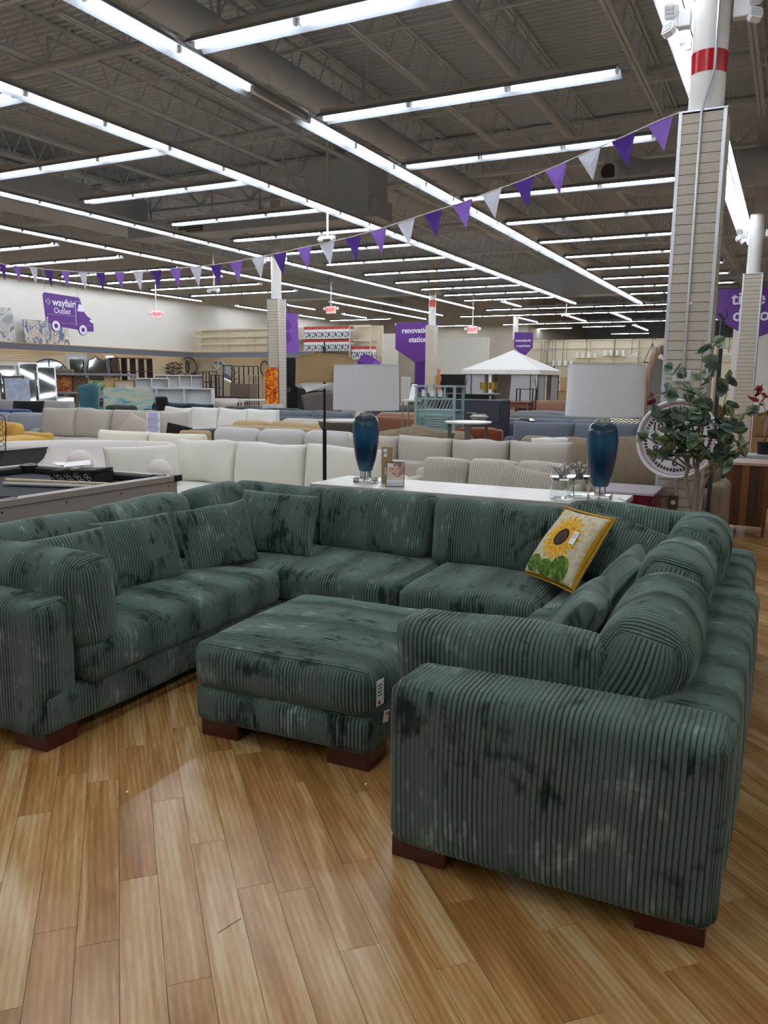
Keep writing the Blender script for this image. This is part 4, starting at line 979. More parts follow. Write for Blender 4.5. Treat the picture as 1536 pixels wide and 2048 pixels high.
# ================================================================== OTHER SOFAS
def fab(name, c, **k): return mat(name, c, .9, noise=k.get('n', .05), nscale=8, bump=.25, bscale=k.get('b', 130), sheen=.15)
def cord(name, c, wale=.02): 
    r_ = [int(c[i:i+2], 16) for i in (0, 2, 4)]; f = lambda q: ''.join('%02x' % max(0, min(255, int(v*q))) for v in r_)
    return corduroy(name, f(.94), c, f(1.04), wale=wale, nap=.5, bump=.7, sheen=.1, groove=.62, sheen_tint=c)
def sofa(label, loc, w, rz, m, n=3, d=.95, sh=.44, bh=.86, fh=.66, arms=(1, 1), aw=.18, ah=.60, group=None, seats=None, cr=.08, t_=.2, bn=None, lean=10, puff=.03, armlean=0, pillowy=False, th=.21, legs=True):
    """sofa facing local -Y; origin at the middle of its floor footprint"""
    t = thing('sofa', label, 'sofa', loc, R(rz), group); sid[0] += 1
    rib = {'z': 'x', 'y': 'x', 'x': 'y'}
    def P(nm, a, b, r, pf=(0, 0, 0), ln=None):
        sid[0] += 1
        c = Vector([(p+q)/2 for p, q in zip(a, b)]); s = [abs(q-p) for p, q in zip(a, b)]
        o = link(nm, cushion_mesh(nm, s, m, r, pf, rib, 0, .02, None, sid[0], .005), t)
        if ln: o.rotation_euler = (R(ln), 0, 0); c = Vector((c.x, c.y, a[2]))+Euler((R(ln), 0, 0)).to_matrix() @ Vector((0, 0, s[2]/2))
        o.location = c; return o
    h = w/2; il = -h+(aw if arms[0] else 0); ir = h-(aw if arms[1] else 0)
    P('base', (-h+.01, -d/2+.02, .10), (h-.01, d/2, sh-.17), .03)
    P('back_frame', (-h, d/2-.16, .12), (h, d/2, fh), .05)
    for s, q in ((-1, arms[0]), (1, arms[1])):
        if q: P('arm', (s*h, -d/2, .10), (s*(h-aw), d/2-.02, ah), .06, (.01, 0, .01))
    n_ = seats or n
    for k in range(n_):
        a = il+(ir-il)*k/n_; b = il+(ir-il)*(k+1)/n_; P('seat_cushion', (a+.004, -d/2, sh-.17), (b-.004, d/2-.20, sh), .05, (0, 0, .02))
    n_ = bn or n
    for k in range(n_):
        a = il+(ir-il)*k/n_; b = il+(ir-il)*(k+1)/n_; y1 = d/2-.13
        if pillowy:
            o = link('back_cushion', pillow_mesh('back_cushion', b-a+.01, bh-sh+.05, th*1.25, m, seed=sid[0]+k, n=16, pinch=.03, wob=.008), t); o.location = ((a+b)/2, y1-.14, (sh+bh)/2+.0); o.rotation_euler = (R(-lean), 0, 0)
        else: P('back_cushion', (a+.004, y1-th, sh-.01), (b-.004, y1, bh), cr, (0, puff, .012), -lean)
    if legs:
        for sx in (-1, 1):
            for sy in (-1, 1): part('foot', MB().box((sx*(h-.1), sy*(d/2-.12), .05), (.06, .06, .102)), BLACKP, t)
    return t
CREAM = fab('cream_fabric', 'dedbd0'); PINKW = fab('boucle_white', 'ddd5d0', b=200); IVC = cord('ivory_cord', 'd3cbbf', .022); LINEN = fab('oat_linen', 'b9b2a8'); KHAKI = cord('khaki_cord', '9c8d77', .02)
LGREY = fab('light_grey_fabric', 'bcbbb9'); TANV = fab('tan_velvet', 'b39a75'); SLATE = fab('slate_velvet', '5a616c', n=.12); SLATE2 = fab('slate_fabric', '636973'); CHAR = fab('charcoal_fabric', '44474c')
LEATH = mat('tan_leather', '7b5039', .45, noise=.08, nscale=5, bump=.1, bscale=20); BEIGE = fab('beige_fabric', 'b5aea3'); YEL = fab('mustard_fabric', 'c9a04c'); WHT = fab('white_fabric', 'dcdbd4'); NAVY = fab('navy_fabric', '1e3040'); RUST = mat('rust_velvet', '74300f', .8, noise=.1, sheen=.3)
GRN2 = fab('dark_green_fabric', '2f3b33')
# cream sofa straight behind the left half of the sectional
c1 = sofa('cream sofa with loose back pillows just behind the left of the sectional', (-4.62, 6.55, 0), 2.75, 0, CREAM, 3, bh=.90, sh=.46, pillowy=True, arms=(0, 1), d=1.0, th=.22, ah=.63, lean=12)
throw('side_cushion', .80, .48, .22, (-5.72, 6.02, .66), -10, 70, 'cream back pillow leaning at the left end of cream sofa', m=CREAM, ribh=0, seed=61, pinch=.03)
c2 = sofa('ivory ribbed sofa behind the long whitewashed table', (-2.40, 6.75, 0), 1.68, 0, IVC, 3, bh=.84, fh=.72, sh=.45, ah=.66, aw=.14, cr=.05, puff=.015, lean=8, d=1.0, arms=(1, 1))
throw('throw_pillow', .50, .42, .16, (-1.95, 6.52, .64), -16, 16, 'ivory ribbed throw pillow at the right end of ivory sofa', m=IVC, ribh=0, seed=62, ry=12)
sofa('oat linen sofa with plump back cushions, behind the ivory ribbed sofa', (-3.4, 8.75, 0), 3.1, 180, LINEN, 4, bh=.90, fh=.66, sh=.45, d=1.0, pillowy=True, arms=(1, 1), ah=.6, th=.26, lean=6)
throw('throw_pillow', .42, .24, .14, (-2.391, 8.95, 0.818), -15, 180, 'white throw pillow tucked behind the right oat linen cushion', m=WHT, ribh=0, seed=63)
# pinkish white curved sofa
t = thing('sofa', 'curved pinkish white boucle sofa with round ball pillows', 'sofa', (-6.95, 6.75, 0))
b = MB(); n = 20; vs = []; prof = [(0, .1), (0, .42), (.55, .45), (.62, .80), (.70, .84), (.80, .80), (.86, .1)]
fs = []
for i in range(n+1):
    a = R(172-87*i/n)
    for q, z in prof:
        r_ = .75+q; vs.append((.25+1.5*math.cos(a)*(r_/1.3), -.95+1.0*math.sin(a)*(r_/1.0), z))
m_ = len(prof)
for i in range(n):
    for k in range(m_-1): fs.append((i*m_+k, i*m_+k+1, (i+1)*m_+k+1, (i+1)*m_+k))
fs += [tuple(range(m_)), tuple(range(n*m_, (n+1)*m_))[::-1]]
b.add(vs, fs); o = part('shell', b, PINKW, t, smooth='all'); o.location.x = .2; sb = o.modifiers.new('s', 'SUBSURF'); sb.levels = 1; sb.render_levels = 1
for k in range(3): part('foot', MB().tube([(-.9+.9*k, .2, 0), (-.9+.9*k, .2, .12)], .03, 10), BLACKP, t)
for k, (px, py, r_) in enumerate(((160, 926, .14), (255, 927, .165), (318, 943, .13))):
    solo('ball_pillow', MB().ball((0, 0, 0), r_, 24, 16), PINKW, ['leftmost white ball pillow on the curved sofa', 'middle white ball pillow on the curved sofa, the largest', 'white ball pillow nearest the cream sofa'][k], 'pillow', ((-6.684, 6.1, 0.666), (-5.96, 6.05, 0.704), (-5.592, 6.1, 0.639))[k], group='ball pillows', smooth='all')
sofa('low cream loveseat with two long back cushions, behind the curved sofa', (-7.35, 8.1, 0), 2.15, 180, fab('pale_cream', 'e0dcc8'), 2, bh=.86, fh=.74, sh=.45, pillowy=True, th=.26, ah=.6, lean=4)
sofa('light grey sofa with three wide cushions left of the blue lamp', (-6.1, 9.35, 0), 2.6, 180, LGREY, 3, bh=.90, fh=.70, sh=.45, cr=.1, th=.24)
sofa('tan velvet sofa seen from behind the light grey sofa', (-7.35, 11.4, 0), 2.6, 180, TANV, 3, bh=.88, fh=.8, cr=.1)
solo('chair_back', MB().box((0, 0, .62), (.5, .12, .34)).box((0, .3, .3), (.5, .6, .3)), TANV, 'tan armchair at the left end of the light grey sofa', 'chair', (-15.178, 18.348, 0) if False else (-8.05, 9.6, 0), R(20), bev=.05)
sofa('grey beige sofa row behind the tan velvet sofa', (-7.6, 13.0, 0), 2.2, 180, LINEN, 2, bh=.86, fh=.8, cr=.09)
sofa('slate blue velvet sofa in front of the flame-panel pillar', (-10.0, 14.9, 0), 4.2, 180, SLATE, 4, bh=.92, fh=.8, cr=.13, th=.28)
sofa('dark green sofa low behind the slate blue velvet sofa', (-11.4, 16.4, 0), 2.6, 180, GRN2, 2, bh=.90, fh=.8)
solo('ottoman', MB().box((0, 0, .36), (1.2, .8, .5)), mat('orange_fabric', 'c4552a', .8), 'orange upholstered bench behind the floor lamp shade', 'bench', (-9.5, 18.6, -.11), bev=.06)
# left group
sofa('beige sofa with four tall back cushions behind the mustard sofa', (-11.0, 10.8, 0), 3.5, 6, BEIGE, 4, bh=.98, sh=.46, pillowy=True, th=.28, arms=(0, 1), ah=.72, aw=.25)
throw('throw_pillow', .55, .42, .16, (-9.95, 10.35, .72), -20, 20, 'pinkish beige throw pillow propped on the beige sofa', m=fab('pink_beige', 'b8aaa0'), ribh=0, seed=64, ry=25)
tag_on(bpy.data.objects['sofa.011'] if 'sofa.011' in bpy.data.objects else c1, (1.3, -.2, .85), (0, 0, 0), .06, .1, None, 3)
sofa('mustard yellow sofa at the left edge before the beige sofa', (-11.9, 9.1, 0), 1.9, -8, YEL, 1, bh=.80, sh=.44, arms=(0, 1), ah=.60, aw=.7)
throw('throw_pillow', .65, .36, .18, (-11.9, 9.0, .70), -14, -6, 'mustard yellow bolster pillow on the mustard sofa', m=YEL, ribh=0, seed=65)
sofa('white sofa with square pillows behind the black recliner', (-10.6, 13.2, 0), 3.3, 0, WHT, 4, bh=.95, sh=.45, pillowy=True, th=.22, ah=.6)
t = thing('recliner_chair', 'black and grey chair tipped with its base showing, left of centre', 'chair', (-11.989, 13.16, -0) if False else (-9.0, 10.45, 0), R(-12))
part('seat_bottom', MB().box((0, -.12, .62), (.62, .05, .38), (R(-8), R(6), 0)), BLACKP, t, bev=.01); part('side_arm', MB().box((.36, .1, .5), (.16, .6, .5)), CHAR, t, bev=.05)
part('seat', MB().box((0, .2, .35), (.8, .5, .3)), CHAR, t, bev=.05); part('base', MB().box((0, .2, .1), (.7, .5, .2)), BLACKP, t)
t = thing('side_table', 'dark low table holding the white brochure rack', 'table', (-8.75, 9.7, 0)); part('tabletop', MB().box((0, 0, .62), (.9, .5, .03)), mat('espresso_wood', '3a2a24', .5), t)
for x in (-.4, .4):
    for y in (-.2, .2): part('leg', MB().box((x, y, .3), (.04, .04, .61)), BLACK, t)
t = thing('brochure_rack', 'white three-tier brochure rack on a dark table, left of centre', 'rack', (-8.98, 9.7, .636), R(35)); t.rotation_euler.x = 0
for k in range(3): part('pocket', MB().box((0, .02*k-.02, .08+.12*k), (.19, .04, .10), (R(-18), 0, 0)), WHITE, t); part('leaflet', MB().box((0, .02*k-.03, .10+.12*k), (.15, .05, .10), (R(-18), 0, 0)), mat('leaflet_print', 'a9a9c4', .6, noise=.3, nscale=40), t)
part('back_plate', MB().box((0, .03, .2), (.2, .01, .4), (R(-12), 0, 0)), WHITE, t)
sofa('grey sofa with a black cushion under the leaning mirrors', (-18.694, 15.362, 0) if False else (-17.3, 13.9, 0), 3.2, 10, fab('pale_grey', 'a9a7a5'), 2, bh=1.0, sh=.5, lean=12)
throw('throw_pillow', .85, .45, .2, (-16.2, 13.3, .80), -14, 12, 'black cushion on the pale grey sofa below the mirrors', m=mat('black_velvet', '0e0e12', .9, sheen=.2), ribh=0, seed=66)
sofa('royal blue velvet sofa beneath the mirrors at the left', (-16.0, 12.2, 0), 2.0, 8, mat('royal_blue_velvet', '17357a', .8, sheen=.4), 1, bh=.86, sh=.45, cr=.12)
sofa('light grey sofa between the royal blue and mustard sofas', (-14.1, 10.9, 0), 2.6, 8, fab('mist_grey', '9ba0a8'), 2, bh=.86, sh=.45)
# tufted teal chair
def shell_chair(label, loc, rz, m, group=None, w=.62, h=.92, tuft=True, sh=.45):
    t = thing('accent_chair', label, 'chair', loc, R(rz), group)
    b = MB(); vs = []; n = 12; k2 = 7
    for i in range(n+1):
        a = R(-20-140*i/n)
        for j in range(k2):
            z = sh-.05+(h-sh+.05)*j/(k2-1); rr_ = w/2*(1+.22*j/(k2-1)); drop = (.10*abs(math.cos(a))**2)*j/(k2-1)
            vs.append((rr_*math.cos(a), -rr_*math.sin(a)*.8-.05, z-drop))
    fs = [(i*k2+j, i*k2+j+1, (i+1)*k2+j+1, (i+1)*k2+j) for i in range(n) for j in range(k2-1)]
    b.add(vs, fs); o = part('backrest', b, m, t, smooth='all'); so = o.modifiers.new('s', 'SOLIDIFY'); so.thickness = .06; so.offset = 0
    sid[0] += 1; link('seat', cushion_mesh('seat', (w*.95, w*.95, .14), m, .06, (0, 0, .02), seed=sid[0]), t, loc=(0, -.0, sh-.03))
    if tuft:
        for r_ in range(2):
            for c_ in range(3+r_): a = R(-90+(c_-(1+.5*r_))*26); part('tuft_button', MB().ball((w*.50*math.cos(a), -w*.50*math.sin(a)*.8-.085, sh+.18+.14*r_), .012, 8, 6), m, o)
    for sx in (-1, 1):
        for sy in (-1, 1): part('leg', MB().tube([(sx*w*.3, sy*w*.3, sh-.1), (sx*w*.38, sy*w*.38, 0)], [.018, .011], 8), BLACK, t)
    return t
shell_chair('teal blue tufted wing chair in front of the art racks', (-16.698, 15.5, 0.467)[:2]+(0,), -15, mat('teal_velvet', '386e78', .7, sheen=.3), w=.85, h=1.45, sh=.75)
sofa('navy sofa right of the teal tufted chair', (-13.9, 16.2, 0), 2.6, 180, NAVY, 3, bh=.95, fh=.8, pillowy=True)
sofa('dark green rounded loveseat between teal chair and navy sofa', (-13.9, 14.3, 0), 1.3, 180, GRN2, 1, bh=.96, fh=.8, cr=.13)
# right hand groups
sofa('khaki corduroy sofa behind the right blue lamp', (-2.35, 9.75, 0), 1.8, 0, KHAKI, 3, bh=.88, sh=.45, cr=.10, th=.24)
sofa('khaki corduroy sofa return beside the pillar with loose pillows', (-1.35, 8.35, 0), 1.7, -90, KHAKI, 2, bh=.84, sh=.46, cr=.1, arms=(0, 1))
throw('throw_pillow', .62, .52, .24, (-1.255, 7.75, 0.821), -16, 25, 'large khaki corduroy pillow on the sofa beside the clock', m=KHAKI, ribh=0, seed=67)
throw('throw_pillow', .50, .50, .2, (-1.561, 8.2, 0.767), -14, 10, 'khaki corduroy pillow right of the blue lamp base', m=KHAKI, ribh=0, seed=68)
sofa('khaki ribbed armchair right of the near pillar', (-.655, 8.05, 0), .70, -90, KHAKI, 1, bh=.84, sh=.62, arms=(0, 1), cr=.09, d=.42)
sofa('khaki corduroy sectional with tumbled pillows behind the oat sofa', (-4.6, 10.3, 0), 1.75, 0, KHAKI, 2, bh=.86, sh=.45, cr=.14, th=.28)
for k, (px, py, w_, ry_, l) in enumerate(((797, 874, .60, -10, 'khaki ribbed pillow leaning left on the khaki sectional'), (838, 874, .42, 25, 'small khaki ribbed pillow in the middle of the khaki sectional'), (865, 871, .55, 12, 'khaki ribbed pillow at the right end of the khaki sectional'))):
    throw('throw_pillow', w_, .33, .18, ((-4.807, 10, 0.752), (-4.45, 9.9, 0.746), (-4.295, 10, 0.773))[k], -14, 5, l, m=KHAKI, ribh=0, seed=70+k, ry=ry_)
sofa('tan leather sofa between the blue lamp and the pale blue shelf', (-6.35, 14.6, 0), 2.4, 180, LEATH, 2, bh=.95, fh=.88, cr=.12, th=.3)
t = sofa('rust velvet armchair behind the round white pub table', (-3.98, 11.3, 0), .74, 180, RUST, 1, bh=.9, fh=.9, arms=(1, 1), ah=.7, aw=.12, cr=.04)
sofa('slate grey sofa with piped cushions behind the khaki corduroy sofa', (-3.05, 12.6, 0), 2.4, 0, SLATE2, 2, bh=.92, sh=.46, pillowy=True, th=.24)
sofa('slate grey sofa second row behind the khaki corduroy sofa', (-3.55, 15.0, 0), 2.9, 180, SLATE2, 2, bh=.90, fh=.82)
sofa('slate grey sofa third row below the gazebo', (-5.0, 18.4, 0), 4.4, 180, fab('grey_melange', '73777d'), 3, bh=.92, fh=.84)
sofa('charcoal sofa behind the wavy patterned pillow', (-1.9, 13.75, 0), 2.2, 180, CHAR, 2, bh=.92, fh=.84)
sofa('tan leather sofa far back below the gazebo', (-6.6, 24.8, 0), 4.6, 0, LEATH, 3, bh=1.0, sh=.5)
sofa('tan leather loveseat far back right of the right lamp shade', (-2.3, 24.0, 0), 1.6, 0, LEATH, 1, bh=1.0)
sofa('charcoal sofa left of the pale blue shelf unit', (-8.2, 17.6, 0), 1.9, 180, CHAR, 1, bh=1.0, fh=.95)
sofa('brown black leather recliner sofa left behind the left lamp shade', (-8.6, 20.2, 0), 2.2, 0, mat('dark_brown_leather', '3a3030', .45), 2, bh=1.25, sh=.6)
def wavy():
    m, nt, b = base_mat('wavy_stripe'); N = nt.nodes; L = nt.links
    uv = N.new('ShaderNodeUVMap'); uv.uv_map = 'uv'; sp = N.new('ShaderNodeSeparateXYZ'); L.new(uv.outputs[0], sp.inputs[0])
    y = math_n(N, L, 'ADD', sp.outputs[1], math_n(N, L, 'MULTIPLY', math_n(N, L, 'SINE', math_n(N, L, 'MULTIPLY', sp.outputs[0], 75)), .012))
    f = math_n(N, L, 'FRACT', math_n(N, L, 'DIVIDE', y, .042)); L.new(ramp(N, L, f, [(0, srgb('e4dac4')), (.62, srgb('1d1a18'))], 'CONSTANT'), b.inputs['Base Color']); b.inputs['Roughness'].default_value = .9; return m
throw('throw_pillow', .48, .30, .14, (-2.294, 12.9, 0.868), -10, 0, 'cream pillow with black wavy stripes right of the blue lamp', m=wavy(), ribh=0, seed=75)
# ================================================================== DISPLAY WALLS
CANL = mat('canopy_tube', 'fff3dc', emit=7.0)
FASC = mat('slate_fascia', '6d6f7a', .6); PINE = mat('pine_edge', 'b89a74', .6)
def slat_wall(parent, x0, y0, x1, y1, z0, z1, name='slat_facing'):
    b = MB(); d = Vector((x1-x0, y1-y0, 0)); L = d.length; d /= L; M = Matrix.Translation((x0, y0, 0)) @ Matrix.Rotation(math.atan2(d.y, d.x), 4, 'Z'); k = 0; z = z0
    while z < z1: b.prism([(0, z), (L, z), (L, z+.069), (0, z+.069)], -.012, .0, 'y', M=M); z += .0762
    x = 0
    while x < L: b.prism([(x, z0), (x+.03, z0), (x+.03, z1), (x, z1)], -.02, 0, 'y', M=M); x += 2.44
    return part(name, b, SLAT, parent, world=True, kind='stuff')
wl = bpy.data.objects['wall_left']
slat_wall(wl, -23.24, 27.9, -23.24, 4, 0, 2.5)
t = thing('display_canopy', 'slate grey display canopy with wood edge running along left wall', 'canopy', (-22.9, 16, 2.45))
part('fascia', MB().b2((.33, -11, .02), (.37, 11, .22)), FASC, t); part('shelf_top', MB().b2((-.39, -11, .225), (.39, 11.05, .25)), PINE, t)
for k in range(9): part('bracket', MB().b2((-.38, -10.5+2.44*k, .15), (.33, -10.46+2.44*k, .22)), STEELW, t)
for k in range(9): part('light_tube', MB().tube([(.1, -10.9+2.44*k, .12), (.1, -8.7+2.44*k, .12)], .015, 6), CANL, t)
t = thing('display_canopy', 'slate grey display canopy crossing behind the flame-panel pillar', 'canopy', (-20.2, 27.3, 2.45))
part('fascia', MB().b2((-2.3, -.37, .02), (3.6, -.33, .22)), FASC, t); part('shelf_top', MB().b2((-2.35, -.38, .225), (3.6, .6, .25)), PINE, t)
part('corner_post', MB().b2((-2.33, -.36, 0), (-2.22, -.3, .25)), PINE, t)
for k in range(3): part('bracket', MB().b2((-1.8+2.44*k, -.33, .15), (-1.76+2.44*k, .4, .22)), STEELW, t)
for k in range(2): part('light_tube', MB().tube([(-2.0+2.6*k, .1, .12), (.3+2.6*k, .1, .12)], .015, 6), CANL, t)
b = MB().b2((-23.3, 28.0, 0), (-14.2, 28.08, 3.68)); t = tagp(part('partition_wall', b, mat('ivory_panel', 'd5ccb4', .8)), 'ivory partition wall closing the far end of the left display', 'partition')
slat_wall(t, -23.2, 27.99, -14.2, 27.99, 0, 2.5)
def rack_frame(label, x0, x1, y, z0, z1, shelves, depth=.45, nu=None, m=None):
    t = thing('wall_rack', label, 'rack', ((x0+x1)/2, y, z0)); w_ = (x1-x0)/2; m = m or mat('ivory_steel', 'cdc4ab', .5); n = nu or max(1, int((x1-x0)/1.2)); h = z1-z0
    for i in range(n+1):
        for yy in (0, depth): part('upright', MB().box((-w_+2*w_*i/n, yy, h/2), (.035, .035, h)), m, t)
    for z in shelves:
        for yy in (0, depth): part('shelf_rail', MB().b2((-w_, yy-.015, z-z0-.02), (w_, yy+.015, z-z0+.02)), m, t)
    return t
rack_frame('empty ivory steel rack standing on canopy in the left corner', -22.9, -18.8, 27.45, 2.702, 3.66, (3.05, 3.35, 3.64), nu=3)
rack_frame('ivory steel rack frame at right end of the red box display', -15.25, -14.35, 27.3, 0.01, 3.66, (2.4, 3.1, 3.64), nu=1, depth=.6)
# red and white printed cartons (Christmas tree boxes)
def carton_mat():
    m, nt, b = base_mat('printed_carton'); N = nt.nodes; L = nt.links
    tc = N.new('ShaderNodeTexCoord'); sp = N.new('ShaderNodeSeparateXYZ'); L.new(tc.outputs['Object'], sp.inputs[0])
    nz = N.new('ShaderNodeTexNoise'); nz.inputs['Scale'].default_value = 16; L.new(tc.outputs['Object'], nz.inputs['Vector'])
    def mx(f, p, q):
        k = N.new('ShaderNodeMixRGB'); L.new(f, k.inputs[0])
        for i, v in ((1, p), (2, q)):
            if isinstance(v, str): k.inputs[i].default_value = srgb(v)
            else: L.new(v, k.inputs[i])
        return k.outputs[0]
    low = ramp(N, L, nz.outputs['Fac'], [(.40, srgb('3a3f48')), (.5, srgb('b9bcc4')), (.6, srgb('d9d9dc'))])
    c = mx(math_n(N, L, 'GREATER_THAN', sp.outputs[2], .02), low, 'dedcdc')
    red = mx(math_n(N, L, 'GREATER_THAN', nz.outputs['Fac'], .56), 'a5182a', 'd46a50')
    c = mx(math_n(N, L, 'GREATER_THAN', sp.outputs[2], .115), c, red)
    # little tree: triangle at right
    tx = math_n(N, L, 'ABSOLUTE', math_n(N, L, 'SUBTRACT', sp.outputs[0], .085)); tz = math_n(N, L, 'SUBTRACT', .06, sp.outputs[2])
    tri = math_n(N, L, 'MULTIPLY', math_n(N, L, 'LESS_THAN', tx, math_n(N, L, 'MULTIPLY', tz, .28)), math_n(N, L, 'LESS_THAN', tz, .2))
    c = mx(tri, c, '3f4a58'); L.new(c, b.inputs['Base Color']); b.inputs['Roughness'].default_value = .4; return m
CART = carton_mat(); cme = MB().box((0, 0, 0), (.295, .3, .46)).mesh('carton', CART)
i = 0
for r_, (z, xs) in enumerate(((2.935, [-18.6, -18.3, -17.2, -16.9, -16.6, -16.3, -16.0, -15.7, -15.42]), (3.42, [-18.3, -17.2, -16.9, -16.6, -16.3, -16.0, -15.7, -15.42]))):
    for k, x in enumerate(xs):
        o = link('printed_carton', cme, None, loc=(x, 27.5, z)); tagp(o, 'red and white carton %s from the left in the %s carton row' % (ORD[k] if k else 'first', ('lower', 'upper')[r_]), 'box', 'printed cartons above the canopy')
t = thing('storage_shelf', 'ivory shelf board carrying the upper row of printed cartons', 'shelf', (-16.9, 27.45, 3.165)); part('board', MB().b2((-2, -.2, 0), (1.6, .45, .024)), MATS['ivory_steel'], t)
for k in range(4): part('upright', MB().box((-1.95+1.17*k, .4, -.24), (.03, .03, .48)), MATS['ivory_steel'], t)
for k in range(3): tagp(link('printed_carton', cme, None, loc=(-15.1+.31*k, 27.6, 2.65)), 'red printed carton %s on the end rack shelf' % ('left', 'middle', 'right')[k], 'box', 'printed cartons on the end rack')
solo('rack_shelf', MB().b2((-15.25, 27.32, 2.395), (-14.35, 27.9, 2.418)), MATS['ivory_steel'], 'ivory shelf board under the three cartons of the end rack', 'shelf')
# pictures on the canopy
def art_mat(name, stops, scale=3, dist=1.5, stretch=(1, 1, 1)):
    m, nt, b = base_mat(name); N = nt.nodes; L = nt.links
    tc = N.new('ShaderNodeTexCoord'); mp = N.new('ShaderNodeMapping'); mp.inputs['Scale'].default_value = stretch; L.new(tc.outputs['Object'], mp.inputs[0])
    nz = N.new('ShaderNodeTexNoise'); nz.inputs['Scale'].default_value = scale; nz.inputs['Detail'].default_value = 5; nz.inputs['Distortion'].default_value = dist; L.new(mp.outputs[0], nz.inputs['Vector'])
    L.new(ramp(N, L, nz.outputs['Fac'], [(p, srgb(c)) for p, c in stops]), b.inputs['Base Color']); b.inputs['Roughness'].default_value = .5; return m
def canvas(label, loc, w_, h, rz, m, lean=8, frame=None, cat='picture', name='wall_art', th=.03):
    t = thing(name, label, cat, loc); t.rotation_euler = (R(-lean), 0, R(rz))
    part('canvas', MB().b2((-w_/2, 0, 0), (w_/2, th, h)), m, t)
    if frame:
        f = .03
        for a, b in (((-w_/2-f, -.01, -.001), (-w_/2, th, h+f)), ((w_/2, -.01, -.001), (w_/2+f, th, h+f)), ((-w_/2, -.01, h), (w_/2, th, h+f)), ((-w_/2, -.01, -.001), (w_/2, th, .012))): part('frame_rail', MB().b2(a, b), frame, t)
    return t
ABS = art_mat('abstract_blue_gold', [(.3, '6f8092'), (.42, '3f5870'), (.5, 'c9c9cc'), (.57, 'b0824a'), (.66, 'e3e0dc'), (.75, '8fa5b5')], 2.5, 2.2, (1.6, 1, .7))
GRYA = art_mat('abstract_grey', [(.35, '8c8d92'), (.5, 'c8c6c2'), (.56, '4a5665'), (.6, 'd3cfc4'), (.7, 'b39e78')], 1.6, 1.2)
canvas('grey octagonal abstract painting on the canopy at the left edge', (-22.95, 17.9, 2.702), 1.3, 1.12, 90, GRYA, 6, th=.05)
canvas('blue and gold abstract painting leaning on canopy beside grey one', (-22.95, 19.85, 2.702), 1.85, .80, 90, ABS, 6)
# mirrors and furniture against the left wall
MIR = mat('mirror_glass', 'c3c9c9', .04, metal=1); SILV = mat('silver_frame', 'b9bbbc', .3, metal=.8); BRNF = mat('brown_wood_frame', '7d5c45', .6, noise=.2); GOLDW = mat('rattan_gold', 'b08f58', .5)
def mirror(label, top, w_, rz, m, lean=7, shape='rect', h=None, f=.035):
    x, y, z = top; h = h or z; z0 = z-h
    t = thing('floor_mirror' if z0 < .1 else 'mirror', label, 'mirror', (x, y, z0)); t.rotation_euler = (R(-lean), 0, R(rz)); h = h/math.cos(R(lean))
    if shape == 'rect':
        part('glass', MB().b2((-w_/2+f/2, 0, f/2), (w_/2-f/2, .012, h-f/2)), MIR, t)
        for a, b in (((-w_/2, -.012, 0), (-w_/2+f, .02, h)), ((w_/2-f, -.012, 0), (w_/2, .02, h)), ((-w_/2+f, -.012, h-f), (w_/2-f, .02, h)), ((-w_/2+f, -.012, 0), (w_/2-f, .02, f))): part('frame_rail', MB().b2(a, b), m, t)
    else:
        n = 28; P = []
        if shape == 'arch':
            P = [(-w_/2, 0)]+[(-w_/2*math.cos(PI*i/n), h-w_/2+w_/2*math.sin(PI*i/n)) for i in range(n+1)]+[(w_/2, 0)]
        elif shape == 'oval': P = [(w_/2*math.cos(2*PI*i/n), h/2+h/2*math.sin(2*PI*i/n)) for i in range(n)]
        elif shape == 'soft': P = [(w_/2*abs(math.cos(a))**.55*(1 if math.cos(a) > 0 else -1), h/2+h/2*abs(math.sin(a))**.6*(1 if math.sin(a) > 0 else -1)) for a in [2*PI*i/n for i in range(n)]]
        elif shape == 'scallop': P = [((w_/2+.02*math.cos(8*a))*math.cos(a), h/2+(h/2+.03*math.cos(8*a))*math.sin(a)) for a in [2*PI*i/48 for i in range(48)]]
        part('glass', MB().prism(P, 0, .01), MIR, t); Q = P+[P[0]]
        part('frame', MB().tube([(a, 0, b) for a, b in Q], f*.6, 6, cap=False), m, t, smooth='all')
        if shape == 'arch':
            part('muntin', MB().bar((-w_/2, -.01, h-w_/2), (w_/2, -.01, h-w_/2), .03), m, t)
            for a in (45, 90, 135): part('muntin', MB().bar((0, -.01, h-w_/2), (w_/2*math.cos(R(a)), -.01, h-w_/2+w_/2*math.sin(R(a))), .03), m, t)
    return t
AZ = 55
mirror('tall white framed mirror leaning at the far left', (-20.6, 16.508, 2.004), .95, AZ+20, mat('distressed_white', 'c9c5bf', .6, noise=.15), 6, f=.09)
mirror('dark framed picture mirror in front of the white framed mirror', (-19.6, 15.744, 1.608), .6, AZ+20, mat('dark_frame', '3d3028', .5), 6)
mirror('narrow silver framed mirror, left one of the leaning pair', (-19.4, 16.06, 1.991), .52, AZ, SILV, 9)
mirror('narrow silver framed mirror, right one of the leaning pair', (-18.8, 16.159, 1.881), .50, AZ, SILV, 9)
mirror('big arched black window mirror behind the silver framed mirrors', (-20.8, 18.028, 2.15), 1.25, AZ+12, mat('bronze_black', '3a2d2c', .5), 5, 'arch')
m5 = mirror('brown wood framed mirror with taped paper sheets', (-18.9, 16.805, 1.823), .66, AZ, BRNF, 8, f=.06)
part('taped_sheet', MB().box((-.02, -.02, 1.35), (.14, .004, .62), (0, R(-22), 0)), PAPER, m5)
mirror('pale grey framed mirror standing tall under the canopy', (-21.5, 19.821, 2.37), .80, 80, mat('pale_grey_frame', 'a7abac', .5), 4, f=.12)
